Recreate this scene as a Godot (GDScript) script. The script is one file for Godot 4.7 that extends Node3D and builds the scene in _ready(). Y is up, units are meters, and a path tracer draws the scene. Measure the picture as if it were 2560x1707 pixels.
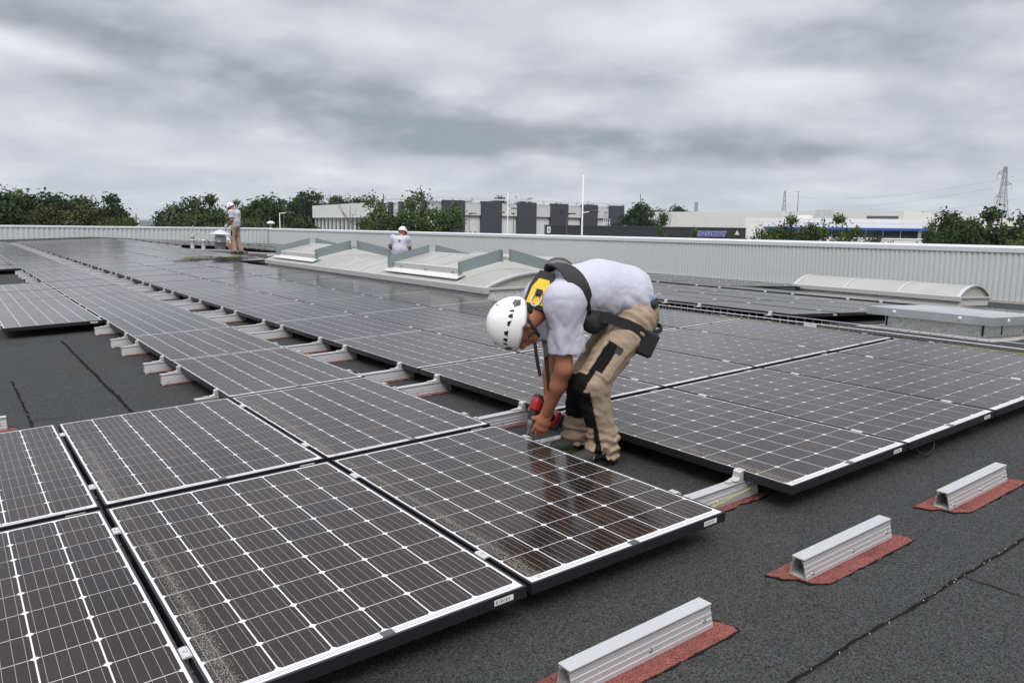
extends Node3D
# Roof of a warehouse under an overcast sky: solar array, workers, skylights, parapet, buildings and trees beyond.
# Working frame "P1": x across the panel columns (to the right and away), z along the columns (towards the viewer), y = 0 on the panel faces of the near slope.

var rng := RandomNumberGenerator.new()
var M := {}
var MESH := {}
var used := {}
const TH := 0.0383972            # slope of the near roof plane
const P2S := 0.0768              # how much the far roof plane falls against the near one
const PL := 1.628                # panel length
const PW := 0.99                 # panel width
const ROOF := -0.13              # roof sheet below the panel faces
var T1 := Transform3D()
var T2 := Transform3D()

# ------------------------------------------------------------------ helpers
func numbered(n: String) -> String:
	if not used.has(n):
		used[n] = 0
		return n
	used[n] += 1
	return "%s_%03d" % [n, used[n]]

func lin(r: float, g: float, b: float) -> Color:
	return Color(r, g, b).linear_to_srgb()

func mat(c: Color, rough := 0.8, metal := 0.0, spec := 0.5) -> StandardMaterial3D:
	var m := StandardMaterial3D.new()
	m.albedo_color = c
	m.roughness = rough
	m.metallic = metal
	m.metallic_specular = spec
	return m

func st0() -> SurfaceTool:
	var s := SurfaceTool.new()
	s.begin(Mesh.PRIMITIVE_TRIANGLES)
	s.set_smooth_group(-1)
	return s

func fin(s: SurfaceTool) -> ArrayMesh:
	s.generate_normals()
	return s.commit()

func quad(s: SurfaceTool, a: Vector3, b: Vector3, c: Vector3, d: Vector3) -> void:
	s.add_vertex(a); s.add_vertex(b); s.add_vertex(c)
	s.add_vertex(a); s.add_vertex(c); s.add_vertex(d)

func box(s: SurfaceTool, lo: Vector3, hi: Vector3, t := Transform3D()) -> void:
	var p := []
	for i in 8:
		p.append(t * Vector3(hi.x if i & 1 else lo.x, hi.y if i & 2 else lo.y, hi.z if i & 4 else lo.z))
	quad(s, p[4], p[6], p[7], p[5])
	quad(s, p[1], p[3], p[2], p[0])
	quad(s, p[0], p[2], p[6], p[4])
	quad(s, p[5], p[7], p[3], p[1])
	quad(s, p[2], p[3], p[7], p[6])
	quad(s, p[4], p[5], p[1], p[0])

func bevbox(s: SurfaceTool, lo: Vector3, hi: Vector3, b: float, t := Transform3D()) -> void:
	# box whose twelve edges are chamfered
	var c := (lo + hi) / 2.0
	var h := (hi - lo) / 2.0
	for ax in 3:
		for sg in [-1.0, 1.0]:
			var u := (ax + 1) % 3
			var v := (ax + 2) % 3
			var q := []
			for k in [[-1, -1], [-1, 1], [1, 1], [1, -1]]:
				var w := Vector3()
				w[ax] = sg * h[ax]
				w[u] = k[0] * (h[u] - b)
				w[v] = k[1] * (h[v] - b)
				q.append(t * (c + w))
			if sg > 0: quad(s, q[0], q[1], q[2], q[3])
			else: quad(s, q[3], q[2], q[1], q[0])
	for ax in 3:
		var u := (ax + 1) % 3
		var v := (ax + 2) % 3
		for su in [-1.0, 1.0]:
			for sv in [-1.0, 1.0]:
				var q := []
				for k in [[0, -1.0], [0, 1.0], [1, 1.0], [1, -1.0]]:
					var w := Vector3()
					w[ax] = k[1] * (h[ax] - b)
					w[u] = su * (h[u] - (b if k[0] == 1 else 0.0))
					w[v] = sv * (h[v] - (0.0 if k[0] == 1 else b))
					q.append(t * (c + w))
				if su * sv > 0: quad(s, q[3], q[2], q[1], q[0])
				else: quad(s, q[0], q[1], q[2], q[3])
	for sx in [-1.0, 1.0]:
		for sy in [-1.0, 1.0]:
			for sz in [-1.0, 1.0]:
				var a: Vector3 = t * (c + Vector3(sx * h.x, sy * (h.y - b), sz * (h.z - b)))
				var d: Vector3 = t * (c + Vector3(sx * (h.x - b), sy * h.y, sz * (h.z - b)))
				var e: Vector3 = t * (c + Vector3(sx * (h.x - b), sy * (h.y - b), sz * h.z))
				s.add_vertex(a)
				if sx * sy * sz > 0:
					s.add_vertex(e); s.add_vertex(d)
				else:
					s.add_vertex(d); s.add_vertex(e)

func tube(s: SurfaceTool, pts: Array, r, n := 8, cap := true) -> void:
	# swept round tube; r is one radius or one per point
	var rings := []
	var up := Vector3(0.13, 0.97, 0.21)
	for i in pts.size():
		var d: Vector3 = (pts[mini(i + 1, pts.size() - 1)] - pts[maxi(i - 1, 0)]).normalized()
		var sx := d.cross(up)
		if sx.length() < 0.05: sx = d.cross(Vector3(1, 0, 0.2))
		sx = sx.normalized()
		var sy := sx.cross(d).normalized()
		up = sy
		var rr: float = r if (r is float or r is int) else r[i]
		var ring := []
		for k in n:
			var a := TAU * k / n
			ring.append(pts[i] + (sx * cos(a) + sy * sin(a)) * rr)
		rings.append(ring)
	for i in pts.size() - 1:
		for k in n:
			quad(s, rings[i][k], rings[i][(k + 1) % n], rings[i + 1][(k + 1) % n], rings[i + 1][k])
	if cap:
		for k in range(1, n - 1):
			s.add_vertex(rings[0][0]); s.add_vertex(rings[0][k + 1]); s.add_vertex(rings[0][k])
			s.add_vertex(rings[-1][0]); s.add_vertex(rings[-1][k]); s.add_vertex(rings[-1][k + 1])

func bar(s: SurfaceTool, a: Vector3, b: Vector3, w: float) -> void:
	tube(s, [a, b], w, 4, true)

func lathe(s: SurfaceTool, prof: Array, n: int, t := Transform3D()) -> void:
	# profile of Vector2(radius, height)
	for i in prof.size() - 1:
		for k in n:
			var a := TAU * k / n
			var b := TAU * (k + 1) / n
			var p: Vector2 = prof[i]
			var q: Vector2 = prof[i + 1]
			var v0 := t * Vector3(p.x * cos(a), p.y, p.x * sin(a))
			var v1 := t * Vector3(p.x * cos(b), p.y, p.x * sin(b))
			var v2 := t * Vector3(q.x * cos(b), q.y, q.x * sin(b))
			var v3 := t * Vector3(q.x * cos(a), q.y, q.x * sin(a))
			quad(s, v0, v3, v2, v1)

func prism(s: SurfaceTool, poly: Array, t: Transform3D, d0: float, d1: float) -> void:
	# polygon of Vector2 in the local xy plane, pushed along local z
	var tri := Geometry2D.triangulate_polygon(PackedVector2Array(poly))
	for i in range(0, tri.size(), 3):
		var q := []
		for k in 3: q.append(poly[tri[i + k]])
		s.add_vertex(t * Vector3(q[0].x, q[0].y, d1)); s.add_vertex(t * Vector3(q[1].x, q[1].y, d1)); s.add_vertex(t * Vector3(q[2].x, q[2].y, d1))
		s.add_vertex(t * Vector3(q[0].x, q[0].y, d0)); s.add_vertex(t * Vector3(q[2].x, q[2].y, d0)); s.add_vertex(t * Vector3(q[1].x, q[1].y, d0))
	for i in poly.size():
		var a: Vector2 = poly[i]
		var b: Vector2 = poly[(i + 1) % poly.size()]
		quad(s, t * Vector3(a.x, a.y, d0), t * Vector3(b.x, b.y, d0), t * Vector3(b.x, b.y, d1), t * Vector3(a.x, a.y, d1))

func strip(s: SurfaceTool, pts: Array, nrm: Array, w, th: float) -> void:
	# flat band through pts lying on the normals nrm
	var rows := []
	for i in pts.size():
		var d: Vector3 = (pts[mini(i + 1, pts.size() - 1)] - pts[maxi(i - 1, 0)]).normalized()
		var n: Vector3 = nrm[i].normalized()
		var sd := d.cross(n).normalized()
		n = sd.cross(d).normalized()
		var ww: float = w if (w is float) else w[i]
		rows.append([pts[i] - sd * ww / 2, pts[i] + sd * ww / 2, pts[i] + sd * ww / 2 + n * th, pts[i] - sd * ww / 2 + n * th])
	for i in pts.size() - 1:
		for k in 4:
			quad(s, rows[i][k], rows[i][(k + 1) % 4], rows[i + 1][(k + 1) % 4], rows[i + 1][k])
	quad(s, rows[0][3], rows[0][2], rows[0][1], rows[0][0])
	quad(s, rows[-1][0], rows[-1][1], rows[-1][2], rows[-1][3])

func mi(called: String, mesh: Mesh, m: Material, parent: Node) -> MeshInstance3D:
	var o := MeshInstance3D.new()
	o.name = called if parent != self else numbered(called)
	o.mesh = mesh
	o.material_override = m
	parent.add_child(o, true)
	return o

func part(called: String, s: SurfaceTool, m: Material, parent: Node) -> MeshInstance3D:
	return mi(called, fin(s), m, parent)

func tag(o: Node, label: String, category: String, group := "", kind := "") -> Node:
	if label: o.set_meta("label", label)
	if category: o.set_meta("category", category)
	if group: o.set_meta("group", group)
	if kind: o.set_meta("kind", kind)
	return o

func thing(called: String, label: String, category: String, t := Transform3D(), group := "") -> Node3D:
	var o := Node3D.new()
	o.name = numbered(called)
	add_child(o)
	o.transform = t
	tag(o, label, category, group)
	return o

func smooth_part(called: String, s: SurfaceTool, m: Material, parent: Node) -> MeshInstance3D:
	return part(called, s, m, parent)

func smooth(s: SurfaceTool) -> void:
	s.set_smooth_group(0)

func flat(s: SurfaceTool) -> void:
	s.set_smooth_group(-1)

func ordinal(n: int) -> String:
	var e := "th"
	if n % 100 < 11 or n % 100 > 13:
		if n % 10 == 1: e = "st"
		elif n % 10 == 2: e = "nd"
		elif n % 10 == 3: e = "rd"
	return str(n) + e

# noise picture between two colours (linear), with fine speckle
func noise_tex(size: int, freq: float, a: Color, b: Color, speck: float, sd: int, blots := 0.0, blot := Color()) -> ImageTexture:
	var n := FastNoiseLite.new()
	n.seed = sd
	n.frequency = freq
	n.fractal_octaves = 4
	var im := n.get_seamless_image(size, size)
	im.convert(Image.FORMAT_L8)
	var d := im.get_data()
	n.seed = sd + 7
	n.frequency = freq * 0.35
	var im2 := n.get_seamless_image(size, size)
	im2.convert(Image.FORMAT_L8)
	var d2 := im2.get_data()
	var r := RandomNumberGenerator.new()
	r.seed = sd
	var out := PackedByteArray()
	out.resize(size * size * 3)
	var ramp := []
	for i in 256:
		ramp.append(a.lerp(b, i / 255.0))
	for i in size * size:
		var c: Color = ramp[d[i]]
		var k := 1.0 + speck * (r.randf() - 0.5) * 2.0
		if blots > 0.0:
			var t := clampf((d2[i] / 255.0 - 0.62) * 5.0, 0.0, 1.0) * blots
			c = c.lerp(blot, t)
		out[i * 3] = int(clampf(pow(clampf(c.r * k, 0, 1), 0.4545) * 255.0, 0, 255))
		out[i * 3 + 1] = int(clampf(pow(clampf(c.g * k, 0, 1), 0.4545) * 255.0, 0, 255))
		out[i * 3 + 2] = int(clampf(pow(clampf(c.b * k, 0, 1), 0.4545) * 255.0, 0, 255))
	return ImageTexture.create_from_image(Image.create_from_data(size, size, false, Image.FORMAT_RGB8, out))

func tri(m: StandardMaterial3D, t: Texture2D, scale: float) -> StandardMaterial3D:
	m.albedo_texture = t
	m.albedo_color = Color.WHITE
	m.uv1_triplanar = true
	m.uv1_world_triplanar = true
	m.uv1_scale = Vector3.ONE * scale
	return m

func bump(m: StandardMaterial3D, freq: float, size: int, strength: float, sd: int) -> void:
	var n := FastNoiseLite.new()
	n.seed = sd
	n.frequency = freq
	n.fractal_octaves = 3
	var im := n.get_seamless_image(size, size)
	im.convert(Image.FORMAT_RGBA8)
	im.bump_map_to_normal_map(strength)
	m.normal_enabled = true
	m.normal_texture = ImageTexture.create_from_image(im)
	m.normal_scale = 1.0

# ------------------------------------------------------------------ sky
func sky_picture(w: int, h: int) -> Image:
	var n := FastNoiseLite.new()
	n.seed = 11
	n.noise_type = FastNoiseLite.TYPE_SIMPLEX_SMOOTH
	n.frequency = 0.62
	n.fractal_octaves = 5
	n.fractal_gain = 0.52
	n.domain_warp_enabled = true
	n.domain_warp_amplitude = 0.5
	n.domain_warp_frequency = 0.6
	n.domain_warp_fractal_octaves = 2
	var n2 := FastNoiseLite.new()
	n2.seed = 5
	n2.frequency = 0.0036
	n2.fractal_octaves = 6
	n2.fractal_gain = 0.52
	# cloud masses: x and height in units of 1/1933 rad from the view's axis and the horizon, half sizes, lean, depth
	var blobs := [[-1010.0, 420, 300, 52, -0.20, 0.34], [-640, 330, 300, 50, -0.17, 0.40], [-330, 280, 290, 55, -0.12, 0.52], [-20, 212, 380, 42, -0.05, 0.52],
		[-200, 186, 230, 22, 0.0, 0.28], [460, 190, 290, 34, -0.05, 0.36], [790, 172, 170, 22, 0.0, 0.26], [-800, 262, 280, 46, -0.10, 0.22], [790, 420, 240, 50, -0.05, 0.34],
		[1110, 320, 170, 34, 0.0, 0.2], [190, 350, 200, 44, 0.0, 0.18], [-520, 525, 170, 34, 0.0, 0.22], [730, 275, 140, 30, 0.0, 0.22], [1000, 510, 260, 50, 0.1, 0.16],
		[-1100, 352, 300, 30, -0.16, -0.30], [350, 450, 330, 90, 0.0, -0.16], [80, 318, 110, 44, 0.0, -0.16], [-300, 430, 260, 60, -0.1, -0.12], [640, 330, 120, 30, 0.0, -0.18], [-900, 170, 500, 40, 0.0, -0.12]]
	var px := PackedFloat32Array()
	px.resize(w * h * 3)
	var bright := Color(0.765, 0.77, 0.815)
	var dark := Color(0.165, 0.205, 0.270)
	var low := Color(0.56, 0.61, 0.66)
	for j in h / 2 + 2:
		var el := (0.5 - (j + 0.5) / h) * PI
		var sy := sin(el)
		var cy := cos(el)
		var v := el * 1933.0
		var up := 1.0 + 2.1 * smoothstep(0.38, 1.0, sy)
		for i in w:
			var az := TAU * (i + 0.5) / w - PI / 2.0
			var dx := cos(az) * cy
			var dz := sin(az) * cy
			var k := 1.0 / (maxf(sy, 0.0) + 0.13)
			var f := n.get_noise_2d(dx * k * 1.5, dz * k * 1.5)
			var u := wrapf(az + 0.936, -PI, PI) * 1933.0
			var g := n2.get_noise_2d(u * 0.8, v * 2.0)
			var d := 0.33 + 0.28 * f + 0.28 * g
			if absf(u) < 2600.0 and v < 1000.0:
				for b in blobs:
					var y: float = v - b[1] - (u - b[0]) * b[4]
					if absf(y) < b[3] * 3.0:
						var x: float = (u - b[0]) / b[2]
						y /= b[3]
						d += 1.3 * b[5] * exp(-x * x - y * y) * (1.0 + 0.9 * g + 0.5 * f)
			d = 1.0 - exp(-1.2 * maxf(d + 0.06 * absf(g) - 0.02, 0.0))
			var r := bright.r + (dark.r - bright.r) * d
			var gg := bright.g + (dark.g - bright.g) * d
			var bb := bright.b + (dark.b - bright.b) * d
			var t := exp(-v / 70.0) * 0.75
			if v < 0.0: t = 0.75
			var o := (j * w + i) * 3
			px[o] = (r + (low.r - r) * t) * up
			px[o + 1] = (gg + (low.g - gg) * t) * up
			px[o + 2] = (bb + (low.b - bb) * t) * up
	for j in range(h / 2 + 2, h):
		for i in w:
			var o := (j * w + i) * 3
			px[o] = 0.16; px[o + 1] = 0.165; px[o + 2] = 0.16
	return Image.create_from_data(w, h, false, Image.FORMAT_RGBF, px.to_byte_array())

func set_stage() -> void:
	var cam := Camera3D.new()
	cam.name = "camera"
	cam.fov = 47.644
	cam.near = 0.05
	cam.far = 3000.0
	cam.transform = Transform3D(Basis(Vector3(0.806564, 0.015144, 0.590953), Vector3(0.075433, 0.988863, -0.128297), Vector3(-0.586314, 0.148057, 0.796439)), Vector3(-1.4972, 1.16556, 3.5004))
	add_child(cam)
	cam.current = true
	var we := WorldEnvironment.new()
	var e := Environment.new()
	var sky := Sky.new()
	var pm := PanoramaSkyMaterial.new()
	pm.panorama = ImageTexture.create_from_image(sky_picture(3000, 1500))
	pm.energy_multiplier = 1.0
	sky.sky_material = pm
	e.background_mode = Environment.BG_SKY
	e.sky = sky
	e.background_energy_multiplier = 1.0
	e.ambient_light_source = Environment.AMBIENT_SOURCE_SKY
	e.tonemap_mode = Environment.TONE_MAPPER_LINEAR
	e.tonemap_exposure = 1.08
	e.sdfgi_enabled = true
	e.ssao_enabled = true
	e.ssil_enabled = true
	e.fog_enabled = true
	e.fog_density = 0.00016
	e.fog_light_color = Color(0.72, 0.76, 0.80)
	we.environment = e
	we.name = "world_environment"
	add_child(we)
	var sun := DirectionalLight3D.new()
	sun.name = "sun"
	sun.light_energy = 0.5
	sun.light_color = Color(1.0, 0.965, 0.92)
	sun.light_angular_distance = 24.0
	sun.shadow_enabled = true
	sun.transform = Transform3D.IDENTITY.looking_at(Vector3(0.52, -0.95, -0.62), Vector3(0, 1, 0))
	add_child(sun)

# ------------------------------------------------------------------ materials
func make_materials() -> void:
	M.cell = mat(lin(0.021, 0.0138, 0.0108), 0.13, 0.0, 0.38)
	M.cell_b = mat(lin(0.025, 0.0155, 0.012), 0.14, 0.0, 0.38)
	M.cell_c = mat(lin(0.018, 0.0130, 0.0118), 0.12, 0.0, 0.38)
	M.backsheet = mat(lin(0.72, 0.72, 0.73), 0.2, 0.0, 0.5)
	M.ribbon = mat(lin(0.32, 0.32, 0.33), 0.16, 0.0, 0.3)
	M.frame = mat(lin(0.012, 0.012, 0.014), 0.42, 0.0, 0.5)
	M.dust = mat(lin(0.36, 0.325, 0.27), 0.95)
	M.alu = mat(lin(0.52, 0.52, 0.53), 0.36, 0.42)
	M.alu_dull = mat(lin(0.52, 0.52, 0.51), 0.5, 0.3)
	M.clamp = mat(lin(0.56, 0.56, 0.55), 0.42, 0.35)
	M.steel = mat(lin(0.55, 0.55, 0.56), 0.3, 0.9)
	M.galv = mat(lin(0.42, 0.44, 0.45), 0.45, 0.5)
	tri(M.galv, noise_tex(256, 0.012, Color(0.36, 0.38, 0.39), Color(0.50, 0.52, 0.53), 0.06, 31), 0.8)
	M.roof = mat(Color.WHITE, 0.93, 0.0, 0.3)
	tri(M.roof, noise_tex(1024, 0.006, Color(0.0375, 0.039, 0.0385), Color(0.042, 0.0435, 0.0425), 0.95, 3, 0.30, Color(0.042, 0.036, 0.029)), 0.29)
	M.bitumen = mat(lin(0.012, 0.012, 0.0125), 0.95, 0.0, 0.15)
	M.felt = mat(Color.WHITE, 0.95, 0.0, 0.3)
	tri(M.felt, noise_tex(512, 0.02, Color(0.21, 0.068, 0.058), Color(0.30, 0.098, 0.080), 0.5, 17, 0.5, Color(0.12, 0.045, 0.042)), 1.3)
	bump(M.felt, 0.25, 256, 6.0, 19)
	M.wall = mat(lin(0.57, 0.60, 0.60), 0.42, 0.0, 0.5)
	M.coping = mat(lin(0.62, 0.63, 0.66), 0.35, 0.0, 0.5)
	M.vault = mat(lin(0.60, 0.60, 0.56), 0.30, 0.0, 0.5)
	tri(M.vault, noise_tex(256, 0.01, Color(0.32, 0.315, 0.295), Color(0.41, 0.405, 0.38), 0.03, 41), 0.35)
	M.vault_end = mat(lin(0.42, 0.41, 0.37), 0.35)
	M.white_metal = mat(lin(0.62, 0.62, 0.60), 0.4)
	M.flap = mat(lin(0.22, 0.27, 0.275), 0.4, 0.2)
	M.foil = mat(lin(0.55, 0.56, 0.55), 0.4, 0.12)
	tri(M.foil, noise_tex(256, 0.03, Color(0.48, 0.49, 0.48), Color(0.82, 0.83, 0.82), 0.15, 51), 2.2)
	bump(M.foil, 0.05, 256, 5.0, 53)
	M.flashing = mat(lin(0.42, 0.41, 0.38), 0.8)
	tri(M.flashing, noise_tex(256, 0.02, Color(0.33, 0.32, 0.30), Color(0.52, 0.51, 0.48), 0.2, 61), 1.2)
	M.black = mat(lin(0.012, 0.012, 0.013), 0.7)
	M.rubber = mat(lin(0.016, 0.016, 0.018), 0.55)
	M.yellow_wire = mat(lin(0.34, 0.36, 0.07), 0.5)
	M.white_plastic = mat(lin(0.74, 0.74, 0.75), 0.35)
	M.red_tape = mat(lin(0.50, 0.10, 0.09), 0.6)
	M.paper = mat(lin(0.72, 0.72, 0.72), 0.6)
	M.ink = mat(lin(0.05, 0.05, 0.055), 0.6)
	M.tagdark = mat(lin(0.07, 0.07, 0.075), 0.35)
	# people
	M.skin = mat(lin(0.34, 0.135, 0.078), 0.5)
	M.skin.subsurf_scatter_enabled = true
	M.skin.subsurf_scatter_strength = 0.12
	M.shirt = mat(Color.WHITE, 0.95, 0.0, 0.2)
	tri(M.shirt, noise_tex(512, 0.06, Color(0.47, 0.47, 0.555), Color(0.57, 0.57, 0.66), 0.16, 71), 3.0)
	bump(M.shirt, 0.3, 256, 2.0, 73)
	M.cloth = mat(Color.WHITE, 0.95, 0.0, 0.2)
	M.cloth.vertex_color_use_as_albedo = true
	bump(M.cloth, 0.25, 256, 2.5, 77)
	M.cloth.uv1_triplanar = true
	M.cloth.uv1_world_triplanar = true
	M.cloth.uv1_scale = Vector3.ONE * 3.0
	M.boot = mat(lin(0.040, 0.042, 0.040), 0.75)
	M.boot_sole = mat(lin(0.075, 0.072, 0.035), 0.7)
	M.helmet = mat(lin(0.84, 0.84, 0.84), 0.28, 0.0, 0.5)
	M.helmet.clearcoat_enabled = true
	M.helmet.clearcoat = 0.4
	M.helmet.clearcoat_roughness = 0.15
	M.strap = mat(lin(0.014, 0.014, 0.015), 0.75)
	M.strap_grey = mat(lin(0.055, 0.055, 0.06), 0.6)
	M.yellow = mat(lin(0.72, 0.46, 0.012), 0.6)
	M.drill_red = mat(lin(0.36, 0.018, 0.022), 0.35)
	M.drill_black = mat(lin(0.018, 0.018, 0.02), 0.45)
	M.chuck = mat(lin(0.35, 0.35, 0.35), 0.35, 0.8)
	M.hair = mat(lin(0.02, 0.014, 0.01), 0.7)
	M.blue_cloth = mat(lin(0.20, 0.33, 0.52), 0.9)
	# beyond the roof
	M.leaf = mat(Color.WHITE, 0.75, 0.0, 0.3)
	M.leaf.vertex_color_use_as_albedo = true
	M.leaf.backlight_enabled = true
	M.leaf.backlight = Color(0.10, 0.14, 0.03)
	M.bark = mat(lin(0.075, 0.06, 0.045), 0.95)
	M.bare = mat(lin(0.22, 0.20, 0.17), 0.95)
	M.ground = mat(Color.WHITE, 0.95)
	tri(M.ground, noise_tex(512, 0.01, Color(0.05, 0.075, 0.03), Color(0.11, 0.12, 0.055), 0.3, 81), 0.02)
	M.asphalt = mat(lin(0.055, 0.055, 0.057), 0.9)
	M.b_white = mat(lin(0.74, 0.75, 0.74), 0.6)
	M.b_warm = mat(lin(0.84, 0.83, 0.80), 0.6)
	M.b_grey = mat(lin(0.64, 0.65, 0.63), 0.55)
	M.b_door = mat(lin(0.70, 0.71, 0.70), 0.5)
	M.b_dark = mat(lin(0.052, 0.055, 0.070), 0.5)
	M.b_black = mat(lin(0.026, 0.028, 0.034), 0.5)
	M.b_blue = mat(lin(0.012, 0.10, 0.36), 0.45)
	M.b_teal = mat(lin(0.10, 0.42, 0.40), 0.5)
	M.glass = mat(lin(0.03, 0.035, 0.04), 0.08, 0.0, 0.6)
	M.pylon = mat(lin(0.20, 0.21, 0.22), 0.6, 0.3)
	M.pole_white = mat(lin(0.72, 0.73, 0.74), 0.4)
	M.pole_dark = mat(lin(0.06, 0.06, 0.065), 0.6)
	M.sign_blue = mat(lin(0.03, 0.06, 0.42), 0.5)
	M.sign_white = mat(lin(0.75, 0.75, 0.78), 0.5)
	M.green = mat(lin(0.10, 0.42, 0.16), 0.5)

# ------------------------------------------------------------------ solar panels
func row_front(k: int) -> float:
	var gaps := {1: 0.045, 2: 0.024, 3: 0.011, 8: 0.05, 16: 0.05}
	if k <= 0: return 1.612 - k * 1.673
	var z := 1.612
	for i in range(1, k + 1):
		z -= PL + (gaps[i] if gaps.has(i) else 0.008)
	return z

func clamp_poly(sx: float) -> Array:
	var p := [Vector2(0.012, 0.0006), Vector2(0.012, 0.0045), Vector2(-0.014, 0.0045), Vector2(-0.024, -0.003), Vector2(-0.026, -0.027), Vector2(-0.034, -0.0355), Vector2(-0.058, -0.0375), Vector2(-0.058, -0.0405), Vector2(-0.048, -0.0405), Vector2(-0.048, -0.0445), Vector2(-0.0015, -0.0445), Vector2(-0.0015, 0.0006)]
	var q := []
	for v in p: q.append(Vector2(v.x * sx, v.y))
	if sx < 0: q.reverse()
	return q

func make_panel_meshes() -> void:
	var s := st0()
	var prof := [Vector2(0.008, 0.0), Vector2(0.0014, 0.0), Vector2(0.0, -0.0014), Vector2(0.0, -0.04), Vector2(0.026, -0.04), Vector2(0.026, -0.038), Vector2(0.010, -0.036), Vector2(0.008, -0.003)]
	for c in 4:
		for i in prof.size():
			var q := []
			for e in [[c, i], [c, (i + 1) % prof.size()], [(c + 1) % 4, (i + 1) % prof.size()], [(c + 1) % 4, i]]:
				var v: Vector2 = prof[e[1]]
				var x: float = v.x if e[0] == 0 or e[0] == 3 else PW - v.x
				var z: float = v.x if e[0] < 2 else PL - v.x
				q.append(Vector3(x, v.y + 0.04, z))
			quad(s, q[0], q[1], q[2], q[3])
	MESH.frame = fin(s)
	s = st0()
	box(s, Vector3(0.008, 0.0335, 0.008), Vector3(PW - 0.008, 0.0378, PL - 0.008))
	MESH.backsheet = fin(s)
	# one cell, centred
	s = st0()
	var h := 0.0776
	var hz := 0.0765
	var ch := 0.0095
	var o := [Vector2(-h + ch, -hz), Vector2(h - ch, -hz), Vector2(h, -hz + ch), Vector2(h, hz - ch), Vector2(h - ch, hz), Vector2(-h + ch, hz), Vector2(-h, hz - ch), Vector2(-h, -hz + ch)]
	for i in range(1, 7):
		for k in [0, i, i + 1]: s.add_vertex(Vector3(o[k].x, 0, o[k].y))
	MESH.cell = fin(s)
	s = st0()
	for i in 6:
		for j in 10:
			var c := cell_at(i, j)
			for k in range(1, 7):
				for e in [0, k, k + 1]: s.add_vertex(c + Vector3(o[e].x, 0, o[e].y))
	MESH.cells = fin(s)
	s = st0()
	for i in 6:
		for b in 5:
			var x := 0.015 + 0.16 * i + 0.08 + (b - 2) * 0.031
			quad(s, Vector3(x - 0.0006, 0.0389, 0.021), Vector3(x + 0.0006, 0.0389, 0.021), Vector3(x + 0.0006, 0.0389, 1.588), Vector3(x - 0.0006, 0.0389, 1.588))
	MESH.busbars = fin(s)
	s = st0()
	for z in [1.5955, 1.6035]:
		box(s, Vector3(0.045, 0.0379, z), Vector3(0.945, 0.0384, z + 0.0028))
	MESH.ribbons = fin(s)
	s = st0()
	box(s, Vector3(0.475, 0.038, 1.588), Vector3(0.515, 0.0392, 1.617))
	MESH.id_tag = fin(s)
	s = st0()
	box(s, Vector3(0.86, 0.010, PL + 0.0004), Vector3(0.935, 0.029, PL + 0.0012))
	MESH.sticker = fin(s)
	s = st0()
	for i in 9:
		var x := 0.866 + i * 0.0066
		box(s, Vector3(x, 0.014, PL + 0.0012), Vector3(x + (0.0018 if i % 3 else 0.0034), 0.0255, PL + 0.0016))
	MESH.barcode = fin(s)
	# clamps: pushed along z
	var bz := 0.021
	for side in [["clamp_left", 1.0, 0.0], ["clamp_right", -1.0, PW]]:
		s = st0()
		prism(s, clamp_poly(side[1]), Transform3D(Basis(), Vector3(side[2], 0.04, 0)), -bz, bz)
		box(s, Vector3(-0.094, -0.0045, -0.012), Vector3(-0.066, 0.004, 0.012), Transform3D(Basis.from_scale(Vector3(side[1], 1, 1)), Vector3(side[2], 0, 0)))
		MESH[side[0]] = fin(s)
		s = st0()
		lathe(s, [Vector2(0.0, 0.0020), Vector2(0.003, 0.0018), Vector2(0.0055, 0.0022), Vector2(0.0065, 0.0)], 8, Transform3D(Basis(), Vector3(side[2] - side[1] * 0.006, 0.0445, 0)))
		MESH[side[0] + "_bolt"] = fin(s)
	s = st0()
	prism(s, [Vector2(-0.0235, 0.0402), Vector2(-0.0215, 0.0445), Vector2(-0.014, 0.0462), Vector2(-0.004, 0.0462), Vector2(0.0035, 0.0445), Vector2(0.0055, 0.0402)].map(func(v): return Vector2(v.x, v.y)), Transform3D(), -0.031, 0.031)
	box(s, Vector3(-0.0135, -0.004, -0.014), Vector3(-0.0045, 0.0402, 0.014))
	MESH.clamp_mid = fin(s)
	s = st0()
	lathe(s, [Vector2(0.0, 0.0008), Vector2(0.0035, 0.0008), Vector2(0.0045, 0.0022), Vector2(0.0065, 0.0018), Vector2(0.007, 0.0)], 8, Transform3D(Basis(), Vector3(-0.009, 0.0462, 0)))
	MESH.clamp_mid_bolt = fin(s)
	# grit that rain left along the low edge: thousands of flat grains
	for v in 3:
		s = st0()
		var r := RandomNumberGenerator.new()
		r.seed = 300 + v
		var n := FastNoiseLite.new()
		n.seed = v
		n.frequency = 3.0
		var made := 0
		while made < 5600:
			var z := r.randf_range(0.03, PL - 0.02)
			var x := 0.012 + absf(0.028 + r.randfn(0.0, 0.006 + 0.012 * z / PL) + 0.014 * sin(z * 2.1)) + 0.008
			if r.randf() < 0.08: x = r.randf_range(0.02, 0.30)
			var den := 0.12 + 0.88 * z / PL + 0.5 * n.get_noise_2d(x * 3.0, z)
			if r.randf() > den: continue
			made += 1
			var e := r.randf_range(0.0004, 0.0010)
			var a := r.randf() * PI
			var u := Vector3(cos(a), 0, sin(a)) * e
			var w := Vector3(-sin(a), 0, cos(a)) * e * r.randf_range(0.6, 1.4)
			var c := Vector3(x, 0.0395, z)
			quad(s, c - u - w, c + u - w, c + u + w, c - u + w)
		MESH["dust%d" % v] = fin(s)

func cell_at(i: int, j: int) -> Vector3:
	return Vector3(0.015 + 0.16 * i + 0.08, 0.0384, 0.020 + 0.1565 * j + 0.07825)

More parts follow.
